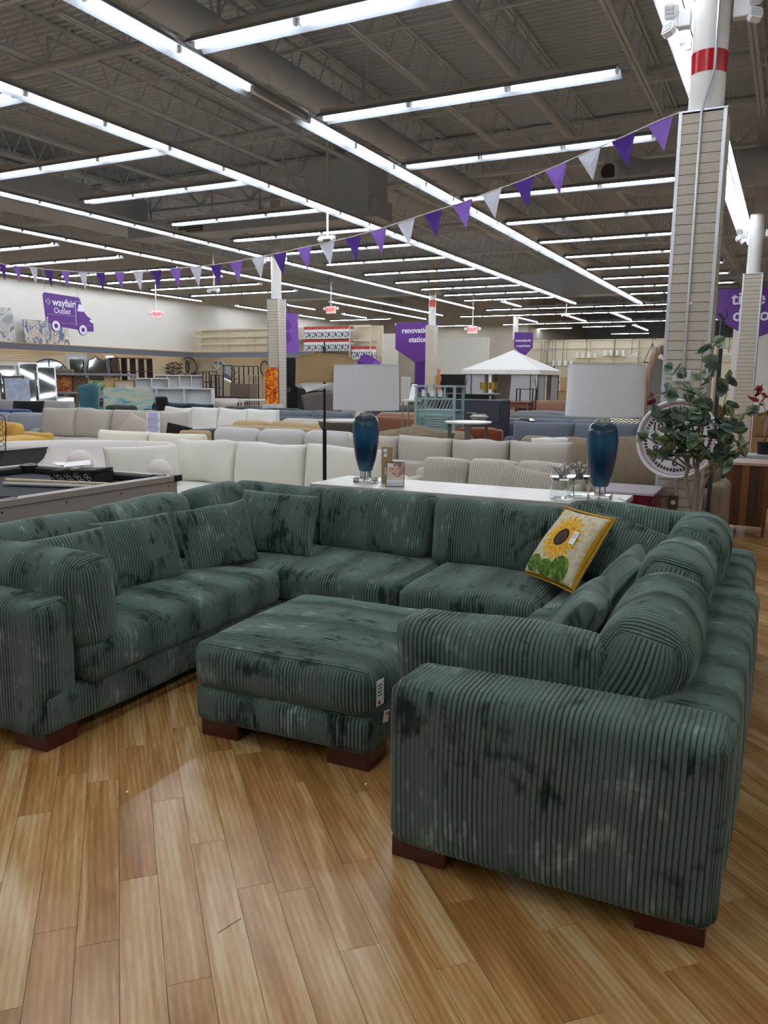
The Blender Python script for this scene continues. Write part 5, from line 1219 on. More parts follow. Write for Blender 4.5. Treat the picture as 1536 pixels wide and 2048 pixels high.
mirror('black scalloped mirror above the art rack', (-21.3, 20.391, 2.271), .66, 70, BLACK, 4, 'scallop', h=.85)
mirror('gold rattan rounded mirror above the art rack', (-21.3, 21.058, 2.394), .58, 70, GOLDW, 4, 'soft', h=.98, f=.07)
mirror('round black framed mirror on the slatted wall by the corner', (-23.2, 27.362, 2.492), .86, 80, BLACK, 0, 'oval', h=.78)
mirror('clear arched mirror by the left corner', (-21.148, 26.6, 2.338), .75, 0, SILV, 4, 'arch')
mirror('small round black mirror hung beside the clear arched mirror', (-22.011, 27.955, 2.378), .24, 0, BLACK, 0, 'oval', h=.52)
mirror('tall frameless mirror with black lower half, left of the open black shelf', (-20.309, 26.2, 2.147), .42, 10, BLACK, 4)
mirror('round dark mirror half hidden by the flame-panel pillar', (-19.674, 27.955, 2.35), .4, 0, BLACK, 0, 'oval', h=.62)
# small cluttered sets
def shelf_unit(label, loc, w_, h, d, cols, rows, m, rz=0, back=True, name='bookcase', cat='bookcase', open_=False, t_=.03, z0=0):
    t = thing(name, label, cat, loc, R(rz))
    if open_:
        for i in range(cols+1):
            for y in (-d/2, d/2): part('post', MB().box((-w_/2+w_*i/cols, y, h/2), (t_, t_, h)), m, t)
        for j in range(rows+1): part('shelf', MB().box((0, 0, t_/2+(h-t_)*j/rows), (w_, d, t_*.7)), m, t)
    else:
        for i in range(cols+1): part('divider' if 0 < i < cols else 'side_panel', MB().box((-w_/2+w_*i/cols, 0, h/2), (t_, d, h)), m, t)
        for j in range(rows+1): part('shelf', MB().box((0, 0, t_/2+(h-t_)*j/rows), (w_-t_, d-.01, t_)), m, t)
        if back: part('back_panel', MB().box((0, d/2-.01, h/2), (w_-.01, .012, h-.01)), m, t)
    return t
WHL = mat('white_laminate', 'cfd2d3', .45); DKW = mat('dark_walnut', '3a2522', .5, noise=.2)
def FL(p): return (p[0], p[1], 0)
shelf_unit('dark brown staggered cube bookcase right of the gold mirror', FL((-20.9, 21.67, 2.29)), 1.35, ((-20.9, 21.67, 2.29))[2], .35, 4, 5, DKW, 75, back=False)
shelf_unit('white bookcase beside the dark cube bookcase', FL((-19.8, 21.322, 1.597)), 1.2, ((-19.8, 21.322, 1.597))[2], .35, 2, 4, WHL, 60)
shelf_unit('white cube bookcase with six openings by the corner', FL((-19.9, 22.896, 1.716)), 1.75, ((-19.9, 22.896, 1.716))[2], .35, 4, 4, WHL, 50)
t = shelf_unit('white desk hutch with compartments behind the black office chair', ((-15.6, 17.633, 1.176))[:2]+(.80,), 2.35, .52, .3, 3, 1, WHL, 25, name='desk', cat='desk')
part('desktop', MB().box((0, -.15, -.02), (2.4, .65, .04)), WHL, t); part('drawer_pedestal', MB().box((1.0, -.15, -.42), (.4, .6, .76)), WHL, t); part('side_panel', MB().box((-1.15, -.15, -.42), (.04, .6, .76)), WHL, t)
for k in range(3): part('drawer', MB().box((1.0, -.456, -.16-.25*k), (.37, .012, .22)), WHL, t)
def office_chair(label, loc, rz):
    t = thing('office_chair', label, 'chair', loc, R(rz))
    sid[0] += 1; link('backrest', cushion_mesh('backrest', (.5, .09, .6), BLACKP, .04, (0, .02, 0), seed=sid[0]), t, loc=(0, .22, .85), rot=(R(-8), 0, 0))
    sid[0] += 1; link('seat', cushion_mesh('seat', (.52, .5, .1), BLACKP, .04, (0, 0, .02), seed=sid[0]), t, loc=(0, 0, .5))
    for s in (-1, 1): part('armrest', MB().tube([(s*.27, .2, .52), (s*.30, .1, .72), (s*.30, -.15, .72), (s*.27, -.18, .5)], .015, 6), CHROME, t, smooth=True)
    part('gas_lift', MB().tube([(0, 0, .08), (0, 0, .46)], .03, 10), BLACK, t)
    for k in range(5): part('base_leg', MB().bar((0, 0, .08), (.3*math.cos(k*2*PI/5), .3*math.sin(k*2*PI/5), .05), .035), BLACK, t)
    return t
office_chair('black leather office chair turned before the white desk', FL((-13.289, 15, 0.803)), 160)
office_chair('second black office chair, only its back top seen above the white desk', FL((-16.291, 18.6, 0.952)), 200)
# art rack
t = thing('art_rack', 'two-level grey rack full of canvas prints behind the teal chair', 'rack', (-18.3, 17.35, 0), R(35))
for x in (-1.15, 1.15):
    for y in (-.2, .2): part('post', MB().box((x, y, .85), (.05, .05, 1.7)), mat('grey_rail', '8b8b90', .5), t)
for z in (1.66, 1.12): part('rail', MB().b2((-1.2, -.25, z), (1.2, -.22, z+.05)), MATS['grey_rail'], t); part('shelf', MB().b2((-1.15, -.22, z-.02), (1.15, .2, z)), MATS['grey_rail'], t)
AR = Vector((-18.3, 17.35, 0)); c35 = Matrix.Rotation(R(35), 3, 'Z')
def on_rack(x, z, w_, h, stops, label, sc=9, y=-.05):
    p = AR+c35 @ Vector((x, y, 0)); m = art_mat('art_'+label[:14].replace(' ', '_'), stops, sc, 1.5); canvas(label, (p.x, p.y, z), w_, h, 35, m, 4)
on_rack(-.85, 1.125, .5, .5, [(.35, '4a1d12'), (.45, 'a83a1c'), (.55, 'c88a3a'), (.65, '6f7a2c')], 'orange and red leaf print, left on the art rack')
on_rack(-.35, 1.125, .42, .46, [(.4, '3a2a22'), (.5, '8a6a3a'), (.6, '4a3a30')], 'brown woven pattern print on the art rack', 14)
on_rack(.12, 1.125, .46, .38, [(.4, '2c4a1c'), (.5, '7fa048'), (.62, 'c8d08a')], 'green fruit print in the middle of the art rack')
on_rack(.52, 1.125, .40, .48, [(.4, 'b8a83a'), (.5, 'c9c08a'), (.62, 'c99a8a')], 'yellow floral print on the art rack')
on_rack(.35, .30, .5, .7, [(.4, '1c1a22'), (.5, '4a2f2a'), (.6, '6d7686')], 'dark city scene print on the lower art rack', 7, -.5)
p_ = AR+c35 @ Vector((-.12, -.5, 0)); q = canvas('print of a red instrument on white, lower art rack', (p_.x, p_.y, .30), .42, .62, 35, mat('off_white_canvas', 'd9d6d2', .7), 4)
part('painted_shape', MB().prism([(.08*math.cos(a)*(1+.3*math.cos(2*a)), .25+.13*math.sin(a)) for a in [i*PI/8 for i in range(16)]], -.004, -.001), mat('brick_red', '8f3430', .7), q)
p_ = AR+c35 @ Vector((.92, -.28, 0)); q = canvas('wooden tray sign with four silver figures on the art rack', (p_.x, p_.y, 1.13), .52, .36, 35, mat('tan_board', 'b5a184', .7), 4, BRNF)
for k, s_ in enumerate('99'): text('figure', s_, .22, q, (-.15+.09*k, -.004, .18), VERT, SILV)
for k, s_ in enumerate('99'): text('figure', s_, .22, q, (.07+.09*k, -.004, .18), VERT, SILV)
canvas('large teal and cream seascape canvas right of the dark city print', FL((-15.2, 15.534, 1.212))[:2]+(.55,), 1.25, .78, 30, art_mat('seascape', [(.3, '5f8f98'), (.42, '9cc0c0'), (.5, 'c9c7a8'), (.58, '7fb0bd'), (.7, '2f5a70')], 1.6, 1, (.6, 1, 2.2)), 4)
canvas('pale blue canvas leaning under the left mirrors', FL((-18.6, 14.993, 1.473))[:2]+(.6,), .62, .95, 60, art_mat('pale_blue_art', [(.4, 'a9b5c4'), (.55, '8fa0b8'), (.65, 'c3c9d0')], 3), 6)
# fish shoal wall sculpture
t = thing('wall_sculpture', 'black and silver shoal-of-fish metal sculpture on slatted wall', 'wall art', (-23.1, 26.345, 2.029))
rr = random.Random(9)
for k in range(22):
    y = (k % 6-2.5)*.17+rr.uniform(-.03, .03); z = (k//6-1.5)*.15+.07*((k % 6)-2.5)*.5+rr.uniform(-.03, .03)
    part('fish', MB().prism([(y-.11, z), (y-.03, z+.045), (y+.06, z+.01), (y+.12, z-.04), (y+.09, z-.07), (y+.02, z-.03), (y-.05, z-.03)], 0, .02, 'x'), (BLACK, mat('dark_pewter', '6b6260', .4, metal=.6))[k % 2], t)
# black open shelves and tables by the corner
OB = BLACK
def openshelf(l, px, w_, rz=0): pass
shelf_unit('open black metal shelf with offset squares', FL((-18.59, 25.2, 2.086)), .85, ((-18.59, 25.2, 2.086))[2], .35, 2, 3, BLACK, 5, open_=True, name='open_shelf', cat='shelf')
shelf_unit('black ladder shelf left of centre by the corner', FL((-19.962, 24.2, 1.824)), .55, ((-19.962, 24.2, 1.824))[2], .35, 1, 5, BLACK, 20, open_=True, name='open_shelf', cat='shelf')
shelf_unit('dark walnut slim etagere beside the ladder shelf', FL((-18.888, 23.4, 1.87)), .40, ((-18.888, 23.4, 1.87))[2], .3, 1, 5, DKW, -15, open_=True, name='open_shelf', cat='shelf')
shelf_unit('black slim tower shelf in front of the corner mirrors', FL((-17.918, 22.6, 1.722)), .30, ((-17.918, 22.6, 1.722))[2], .3, 1, 4, BLACK, 10, open_=True, name='open_shelf', cat='shelf')
t = thing('tall_table', 'light wood tall table left of the flame-panel pillar', 'table', FL((-17.353, 24.3, 1.727))); zt = ((-17.353, 24.3, 1.727))[2]
part('tabletop', MB().box((0, 0, zt-.02), (.75, .5, .04)), mat('light_wood', 'a58a6c', .6), t)
for x in (-.3, .3):
    for y in (-.2, .2): part('leg', MB().box((x, y, zt/2-.02), (.04, .04, zt-.04)), MATS['light_wood'], t)
solo('filing_cabinet', MB().box((0, 0, .55), (.75, .45, 1.1)).box((0, -.235, .55), (.7, .02, 1.04)), mat('taupe_wood', '6b5a50', .6, noise=.1, nscale=5), 'taupe wood cabinet standing left of the flame panel', 'cabinet', ((-15.975, 21.5, 1.365))[:2]+(.33,), R(5))
solo('plinth', MB().box((0, 0, .165), (1.6, .6, .33)), DKW, 'low dark plinth under the taupe wood cabinet', 'plinth', ((-16.116, 21.5, 1.364))[:2]+(0,))
for k, (px, py, w_, m_, l) in enumerate(((455, 790, 1.3, DKW, 'dark walnut sideboard under the corner mirrors'), (400, 792, 1.2, DKW, 'dark brown desk beside the black ladder shelf'))):
    t = thing('sideboard', l, 'sideboard', FL(((-15.854, 20.5, 1.242), (-16.665, 20.2, 1.155))[k])); part('body', MB().box((0, 0, .75), (w_, .45, .6)), m_, t)
    for x in (-w_/2+.1, w_/2-.1): part('leg', MB().box((x, 0, .225), (.05, .3, .45)), BLACK, t)
    for x in (-w_/4, w_/4): dr = part('door', MB().box((x, -.235, .75), (w_/2-.03, .02, .54)), m_, t); part('knob', MB().ball((x*.2, -.25, .75), .012, 8, 6), SILV, dr)
t = thing('coat_rack', 'black branching coat rack by the corner', 'coat rack', FL((-19.458, 25.6, 2.114))); part('stem', MB().tube([(0, 0, 0), (0, 0, 2.0)], .02, 8), BLACK, t)
for k in range(6): part('branch', MB().tube([(0, 0, 1.3+.12*k), ((-1)**k*.16, 0, 1.42+.12*k)], .012, 6), BLACK, t)
# white tables with wire baskets
for k, (px, py, w_) in enumerate(((415, 802, 2.0), (505, 800, 1.4))):
    t = thing('display_table', ('white topped wire display table left, behind the dark green sofa', 'white topped wire display table next to the flame-panel pillar')[k], 'table', FL(((-15.815, 19.7, 0.913), (-13.736, 18.9, 0.995))[k]))
    zt = (((-15.815, 19.7, 0.913), (-13.736, 18.9, 0.995))[k])[2]; part('tabletop', MB().box((0, 0, zt), (w_, .6, .04)), WHL, t)
    b = MB()
    for i in range(int(w_/.08)): b.tube([(-w_/2+.04+.08*i, -.28, zt-.5), (-w_/2+.04+.08*i, -.28, zt-.02)], .004, 4)
    for i in range(6): b.tube([(-w_/2, -.28, zt-.05-.09*i), (w_/2, -.28, zt-.05-.09*i)], .004, 4)
    part('wire_grid', b, STEELW, t, kind='stuff')
    for x in (-w_/2+.05, w_/2-.05):
        for y in (-.26, .26): part('leg', MB().box((x, y, zt/2-.01), (.03, .03, zt-.02)), STEELW, t)
solo('swivel_chair_shell', MB().lathe([(.0, .7), (.22, .72), (.30, .85), (.33, 1.05), (.31, 1.05), (.28, .87), (.2, .75), (0, .73)], 20).tube([(0, 0, 0), (0, 0, .72)], .03, 8), mat('cream_shell', 'c9c3b8', .5), 'small cream tub stool between the white tables', 'stool', FL((-13.899, 17.9, 1.103)), smooth='all')
# flame panel
canvas('tall flame-patterned orange panel leaning on pillar face', (-12.426, 17.95, 0.928), .40, .96, 0, art_mat('flame_art', [(.28, '3a0a05'), (.38, 'a62508'), (.47, 'd95a0a'), (.56, 'f09a14'), (.66, 'f5c53a'), (.75, 'b83a08')], 5, 2.2), 0)
bpy.data.objects[[o.name for o in bpy.data.objects if o.get('label', '').startswith('tall flame')][0]].location.z = 0.93
solo('display_box', MB().box((0, 0, .465), (.45, .3, .93)), WHL, 'white plinth under the flame panel', 'plinth', (-12.32, 17.86, 0))
# dark wardrobes behind the burlap lamp
for k, (x, w_, h, m_) in enumerate(((-17.1, .75, 2.42, mat('black_lacquer', '15161a', .25)), (-16.3, .9, 2.40, mat('dark_navy_panel', '1d222c', .4)))):
    t = thing('wardrobe', ('tall black glossy wardrobe right of the flame-panel pillar', 'dark navy wardrobe beside the black glossy wardrobe')[k], 'wardrobe', (x, 26.2, 0)); part('body', MB().box((0, 0, h/2), (w_, .6, h)), m_, t, bev=.01)
    for s in (-1, 1): dr = part('door', MB().box((s*w_/4, -.31, h/2), (w_/2-.01, .02, h-.06)), m_, t); part('handle', MB().box((s*.04, -.33, h/2), (.015, .02, .2)), SILV, dr)
shell_chair('brown grey tub chair seen under the burlap lamp shade', FL((-11.464, 19, 1.036)), 30, mat('brown_grey_velvet', '5d5550', .8), w=1.0, h=1.25, tuft=False, sh=.7)
# ================================================================== PARTITIONS TOWARDS THE BACK
tagp(part('partition_wall', MB().b2((-20.9, 37.0, 0), (-17.9, 37.1, 3.95)), WALLM), 'white partition wall behind the purple house cutouts', 'partition')
tagp(part('partition_wall', MB().b2((-17.6, 40.5, 0), (-14.3, 40.6, 3.9)), WALLM), 'white partition wall right of the renovation banner', 'partition')
t = tagp(part('partition_wall', MB().b2((-13.2, 41.9, 0), (6.5, 42.0, 3.72)), mat('warm_ivory', 'd6cdb6', .8)), 'long ivory partition wall hung with pendant lights', 'partition')
b = MB(); pm = MATS['ivory_steel']
for k in range(17): part('stud', MB().b2((-13.0+1.2*k, 41.78, 0), (-12.93+1.2*k, 41.9, 3.74)), pm, t)
for z in (2.6, 3.3, 3.72): part('rail', MB().b2((-13.2, 41.84, z), (6.5, 41.9, z+.05)), pm, t)
tagp(part('partition_wall', MB().b2((-1.9, 29.9, 0), (3.5, 30.0, 4.6)), WALLM), 'white wall panel behind the purple arrow sign', 'partition')
# pendants on the lighting wall
def pendant(i, px_loc, kind, label):
    x, y, z = px_loc; q_ = .25+.22*(i % 4); t = thing('pendant_light', label, 'pendant light', (x, 41.84-q_, z)); L = 3.74-z
    part('cord', MB().tube([(0, 0, .05), (0, 0, L), (0, q_+.02, L)], .012, 6), BLACK, t)
    if kind == 'dome': part('shade', MB().lathe([(.02, .1), (.12, .08), (.28, -.12), (.30, -.16), (.27, -.15), (.1, .05), (0, .06)], 20), BLACK, t, smooth='all')
    if kind == 'bar':
        part('bar', MB().bar((-.45, 0, 0), (.45, 0, 0), .05), BLACK, t)
        for k in range(5): part('candle_cup', MB().tube([(-.4+.2*k, 0, .02), (-.4+.2*k, 0, .14)], .03, 8), BLACK, t)
        part('cord', MB().tube([(-.3, 0, 0), (-.3, 0, L)], .01, 6), BLACK, t); part('cord', MB().tube([(.3, 0, 0), (.3, 0, L)], .01, 6), BLACK, t)
    if kind == 'cups':
        part('arm', MB().bar((-.5, 0, 0), (.5, 0, 0), .03), mat('aged_brass', '8f7a55', .4, metal=.6), t)
        for k in range(4): part('glass_shade', MB().tube([(-.45+.3*k, 0, .03), (-.45+.3*k, 0, .3)], .085, 12), mat('frosted_shade', 'e9e6df', .4), t)
    if kind == 'tri':
        for s in (-1, 1): part('side_rod', MB().bar((0, 0, .9), (s*.35, 0, 0), .03), BLACK, t)
        part('ring_bar', MB().bar((-.37, 0, 0), (.37, 0, 0), .05), BLACK, t); part('ring_bar', MB().bar((-.22, 0, -.5), (.22, 0, -.5), .05), BLACK, t); part('glass_shade', MB().tube([(0, 0, -.8), (0, 0, -.52)], .14, 12), MATS['frosted_shade'], t)
    if kind == 'spider':
        for k in range(6): a = k*PI/3; part('arm', MB().bar((0, 0, 0), (.45*math.cos(a), 0, .2*math.sin(a)), .03), SILV, t)
pendant(0, (-11.504, 41.3, 2.274), 'bar', 'black five-candle bar pendant, leftmost on the lighting wall')
pendant(1, (-11.308, 41.3, 3.239), 'spider', 'small dark sconce-like pendant high on the lighting wall')
pendant(2, (-10.542, 41.3, 2.402), 'cups', 'brass pendant with four frosted cups, left of the right lamp shade')
pendant(3, (-10.875, 41.3, 1.716), 'dome', 'black dome pendant left of the right lamp shade, lower')
pendant(4, (-11.436, 41.3, 1.301), 'dome', 'black dome pendant low beside the gazebo')
pendant(5, (-9.413, 41.3, 2.8), 'cups', 'brass pendant with frosted cups above the right lamp shade')
pendant(6, (-7.136, 41.3, 2.912), 'spider', 'gold ring pendant above the right corner of the lamp shade')
pendant(7, (-6.146, 41.3, 2.595), 'tri', 'black triangular pendant just left of the near pillar')
pendant(8, (-8.055, 41.3, 2.917), 'cups', 'pale drum pendant above the right lamp shade')
pendant(9, (-2.754, 41.3, 3.026), 'spider', 'thin gold pendant between the two right pillars')
# wall furniture at far back
solo('fireplace', MB().box((0, 0, .95), (1.3, .5, 1.9)).box((0, -.26, .9), (1.1, .03, 1.6)), BLACKP, 'black fireplace cabinet beyond the pale blue shelf', 'fireplace', FL((-13.557, 34, 1.652)))
solo('white_wardrobe', MB().box((0, 0, 1.0), (1.0, .5, 2.0)).box((-.24, -.26, 1.0), (.46, .02, 1.9)).box((.24, -.26, 1.0), (.46, .02, 1.9)), WHL, 'white two-door wardrobe left of the gazebo', 'wardrobe', FL((-13.198, 35, 1.887)))
solo('grey_shelf', MB().box((0, 0, .95), (.7, .4, 1.9)).box((0, -.21, 1.3), (.6, .02, .5)), WHL, 'pale grey shelf left of the black fireplace', 'shelf', FL((-14.561, 35, 1.834)))
t = thing('totem', 'carved orange wood totem beside the renovation pillar', 'sculpture', FL((-11.198, 26.5, 1.799)))
part('carving', MB().lathe([(.1, 0), (.12, .5), (.09, .9), (.13, 1.3), (.07, 1.5), (.12, 1.7), (.05, 1.85), (.07, 2.0), (0, 2.05)], 10), mat('carved_orange_wood', 'a8703a', .5, noise=.3), t, smooth='all'); part('base', MB().box((0, 0, .02), (.35, .35, .04)), BLACK, t)
for k, (px, m_) in enumerate(((830, WHL), (818, BLACKP))): solo('cabinet', MB().box((0, 0, .9-.15*k), (.35+.4*k, .4, 1.8-.3*k)), m_, ('narrow white cabinet by the purple banner pole', 'black fireplace front in the renovation area')[k], 'cabinet', FL(((-17.404, 37, 1.391), (-17.762, 38.5, 1.388))[k]))
# gazebo
GZ = mat('white_canvas', 'd5d4d0', .8); t = thing('gazebo', 'white canopy gazebo with two-tier roof and black metal frame', 'gazebo', (-9.6, 30.0, 0))
def pyr(h0, z0, z1, h1):
    b = MB(); b.add([(-h0, -h0, z0), (h0, -h0, z0), (h0, h0, z0), (-h0, h0, z0), (-h1, -h1, z1), (h1, -h1, z1), (h1, h1, z1), (-h1, h1, z1)], [(0, 1, 5, 4), (1, 2, 6, 5), (2, 3, 7, 6), (3, 0, 4, 7), (4, 5, 6, 7)]); return b
part('roof', pyr(1.50, 2.02, 2.55, .42), GZ, t); part('vent_roof', pyr(.52, 2.50, 2.78, .02), GZ, t)
for s in range(4):
    a = Matrix.Rotation(s*PI/2, 4, 'Z'); part('valance', MB().prism([(-1.5, 1.86), (1.5, 1.86), (1.5, 2.02), (-1.5, 2.02)], -1.505, -1.49, 'y', M=a), GZ, t)
    part('netting', MB().prism([(-1.35, .1), (-.5, .1), (-.62, 1.86), (-1.35, 1.86)], -1.42, -1.41, 'y', M=a), mat('grey_netting', 'aeb0b8', .8, alpha=.75), t)
    part('netting', MB().prism([(1.35, .1), (.3, .1), (.42, 1.86), (1.35, 1.86)], -1.42, -1.41, 'y', M=a), MATS['grey_netting'], t)
    part('curtain', MB().prism([(-.42, .1), (-.30, .1), (-.34, 1.86), (-.46, 1.86)], -1.44, -1.40, 'y', M=a), GZ, t)
for x in (-1.42, 1.42):
    for y in (-1.42, 1.42):
        for k in (0, .28): part('post', MB().bar((x-math.copysign(k, x), y, 0), (x-math.copysign(k, x), y, 1.95), .03), BLACK, t)
        part('scroll', MB().tube([(x-math.copysign(.02, x), y, .3), (x-math.copysign(.14, x), y, .8), (x-math.copysign(.02, x), y, 1.3), (x-math.copysign(.14, x), y, 1.7)], .012, 6), BLACK, t, smooth=True)
# ================================================================== MID-FLOOR PIECES
PBL = mat('pale_blue_paint', '8fa9a8', .6, noise=.08)
t = thing('etagere', 'pale blue carved wooden shelf tower with fretwork panels', 'shelf', (-4.62, 11.0, 0)); W_, D_, H_ = .60, .34, 1.50
for x in (-W_/2, W_/2):
    for y in (-D_/2, D_/2): part('post', MB().box((x, y, H_/2), (.035, .035, H_)), PBL, t)
for z in (.28, .82, 1.14, 1.49): part('shelf', MB().box((0, 0, z), (W_+.06*(z > 1.4), D_+.06*(z > 1.4), .025)), PBL, t)
for k in range(1, 4): part('gallery_post', MB().box((-W_/2+W_*k/4, -D_/2, 1.40), (.025, .025, .17)), PBL, t)
part('panel', MB().box((0, -D_/2+.012, .98), (W_-.03, .008, .30)), PBL, t)
part('rail', MB().box((0, -D_/2, 1.31), (W_, .02, .025)), PBL, t)
for k in range(10): part('lattice_bar', MB().bar((-W_/2+.03+.055*k, -D_/2, 1.165), (-W_/2+.09+.055*k, -D_/2, 1.295), .012), PBL, t)
for k in range(5): part('louvre', MB().box((0, -D_/2, .92+.035*k), (.24, .015, .018)), PBL, t)
for s in (-1, 1):
    for k in range(4): part('fret_bar', MB().bar((s*.15, -D_/2, .88+.04*k), (s*.27, -D_/2, .96+.04*k), .014), PBL, t); part('fret_bar', MB().bar((s*.27, -D_/2, .88+.04*k), (s*.15, -D_/2, .96+.04*k), .014), PBL, t)
part('arched_apron', MB().prism([(-W_/2, .82), (-W_/2, .70)]+[(-W_/2+.04+(W_-.08)*i/10, .71+.07*math.sin(PI*i/10)) for i in range(11)]+[(W_/2, .70), (W_/2, .82)], -D_/2-.01, -D_/2+.01), PBL, t)
for s in (-1, 1):
    for k in range(4): part('side_slat', MB().bar((s*W_/2, -D_/2+.05+.06*k, .9), (s*W_/2, -D_/2+.09+.06*k, 1.1), .012), PBL, t)
for k in range(3): part('price_card', MB().box((-.2+.13*k, -.13, 1.39), (.07, .004, .10)), PAPER, t)
t = thing('pub_table', 'round white-topped pub table on four brushed grey legs', 'table', (-3.68, 9.72, 0))
part('tabletop', MB().lathe([(0, 1.03), (.29, 1.03), (.30, 1.04), (.30, 1.055), (0, 1.06)], 40), mat('white_tabletop', 'e2e2dd', .3), t, smooth=True)
for k in range(4): a = R(20+90*k); part('leg', MB().box((.235*math.cos(a), .235*math.sin(a), .515), (.045, .075, 1.03), (0, 0, a)), mat('brushed_grey_leg', '6b655f', .4, metal=.6), t)
t = thing('accent_table', 'dark patterned flared planter table left of the blue lamp', 'table', (-5.86, 10.35, 0))
part('bowl', MB().lathe([(.18, 0), (.16, .35), (.22, .6), (.40, .93), (.40, .96), (0, .96)], 8), mat('hammered_bronze', '5b5148', .6, noise=.5, nscale=30), t); part('tabletop', MB().lathe([(0, .96), (.415, .96), (.415, .985), (0, .99)], 8), mat('grey_beige_top', 'b8b2a8', .5), t)
t = thing('side_table', 'slim gold side table holding a white card stand', 'table', FL((-5.772, 12.5, 1.228))); zt = ((-5.772, 12.5, 1.236))[2]
part('tabletop', MB().box((0, 0, zt), (.24, .24, .03)), WHL, t)
for x in (-.11, .11):
    for y in (-.11, .11): part('leg', MB().box((x, y, zt/2-.01), (.02, .02, zt-.02)), mat('dull_gold', 'a3987a', .4, metal=.6), t)
solo('card_stand', MB().box((0, 0, .13), (.10, .01, .27), (R(-10), R(8), 0)), PAPER, 'white folded card stand on slim gold table', 'sign', ((-5.744, 12.5, 1.245))[:2]+(zt+.015,))
for k, (p, w_, l) in enumerate((((-6.387, 17, 1.295), 1.0, 'black console table right of the pale blue shelf'), ((-6.085, 19.5, 1.09), .7, 'reddish wood side table below the gazebo'), ((-7.718, 22, 1.256), .55, 'pale green pedestal table holding two gold lamps'))):
    t = thing('console_table', l, 'table', FL(p)); zt = p[2]; m_ = (BLACKP, mat('reddish_wood', '7a4a35', .5), PBL)[k]
    part('tabletop', MB().box((0, 0, zt-.015), (w_, .4, .03)), m_, t)
    if k == 2: part('pedestal', MB().lathe([(.2, 0), (.05, .1), (.05, zt-.3), (.22, zt-.03)], 16), m_, t, smooth='all')
    else:
        part('apron', MB().box((0, -.15, zt-.09), (w_-.1, .02, .12)), m_, t)
        for x in (-w_/2+.04, w_/2-.04):
            for y in (-.16, .16): part('leg', MB().box((x, y, zt/2-.015), (.035, .035, zt-.03)), m_, t)
GOLD = mat('gold_shade', 'a08a3c', .35, metal=.7)
for k in range(2):
    p = ((-7.778, 22, 1.255)); t = thing('gold_lamp', 'small gold drum lamp, %s of the pair on the green pedestal' % ('left', 'right')[k], 'lamp', (p[0]-.08+.24*k, 22-.05+.1*k, p[2]))
    part('base', MB().lathe([(.06, 0), (.02, .03), (.02, .12)], 12), GOLD, t); part('lamp_shade', MB().lathe([(.12, .1), (.12, .30)], 20), GOLD, t, smooth=True)
shelf_unit('black framed brown cube shelf in front of the gazebo', ((-6.015, 20, 1.045))[:2]+(.0,), .42, ((-6.03, 20, 1.411))[2], .3, 1, 3, DKW, 0, open_=True, name='open_shelf', cat='shelf')
solo('brown_box_core', MB().box((0, 0, .55), (.36, .26, 1.06)), DKW, 'dark brown panel box inside the black framed shelf', 'box', ((-6.196, 20.6, 1.03))[:2]+(0,))
t = thing('dark_dresser', 'dark blue grey dresser behind the round white pub table', 'dresser', (-5.1, 13.9, 0)); part('body', MB().box((0, 0, .62), (1.1, .5, 1.24)), mat('dark_blue_grey', '343b47', .6), t)
for k in range(3): dr = part('drawer', MB().box((0, -.26, .25+.38*k), (1.04, .02, .34)), MATS['dark_blue_grey'], t); part('handle', MB().box((0, -.28, .25+.38*k), (.2, .02, .02)), SILV, dr)
for k, p in enumerate(((-3.96, 13.2, 0.949), (-4.292, 11.8, 1.052))):
    t = thing('glass_bowl', ('blue and gold faceted glass bowl on the slate sofa back', 'clear faceted glass bowl seen beyond the pub table legs')[k], 'bowl', (p[0], p[1], p[2]-.05))
    part('bowl', MB().lathe([(0, -.10), (.05, -.09), (.16, .03), (.10, .06), (.08, .06), (.13, .03), (.04, -.06), (0, -.07)], 8), mat(('blue_glass', 'facet_glass')[k], ('2c4a62', 'b9c4c4')[k], .1, coat=1), t); part('rim', MB().lathe([(.085, .06), (.10, .065), (.085, .07)], 16), GOLD, t)
# cartons and blue bins at the foot of the lighting wall
for k in range(5):
    solo('cardboard_carton', MB().box((0, 0, .3), (.7, .5, .6)).box((0, -.252, .3), (.08, .003, .58)), KRAFT, 'brown carton %s at the foot of the lighting wall' % ('bottom left', 'bottom right', 'second left', 'second right', 'top')[k], 'box', (-9.2+.75*(k % 2)+(.3 if k == 4 else 0), 36.0, .6*(k//2)+.01), R(3*k))
for k in range(3): solo('storage_bin', MB().prism([(-.3, 0), (.3, 0), (.34, .42), (-.34, .42)], -.22, .22).box((0, 0, .43), (.72, .48, .03)), mat('sky_blue_plastic', '4aa3cf', .4), 'sky blue plastic bin, %s left of the right lamp shade' % ('first', 'second', 'third')[k], 'bin', (-7.9+.75*k, 34.5, .55))
solo('bin_table', MB().box((0, 0, .53), (2.6, .7, .03)).box((-1.2, 0, .26), (.05, .6, .52)).box((1.2, 0, .26), (.05, .6, .52)), STEELW, 'grey table carrying the sky blue bins', 'table', (-7.1, 34.5, 0))
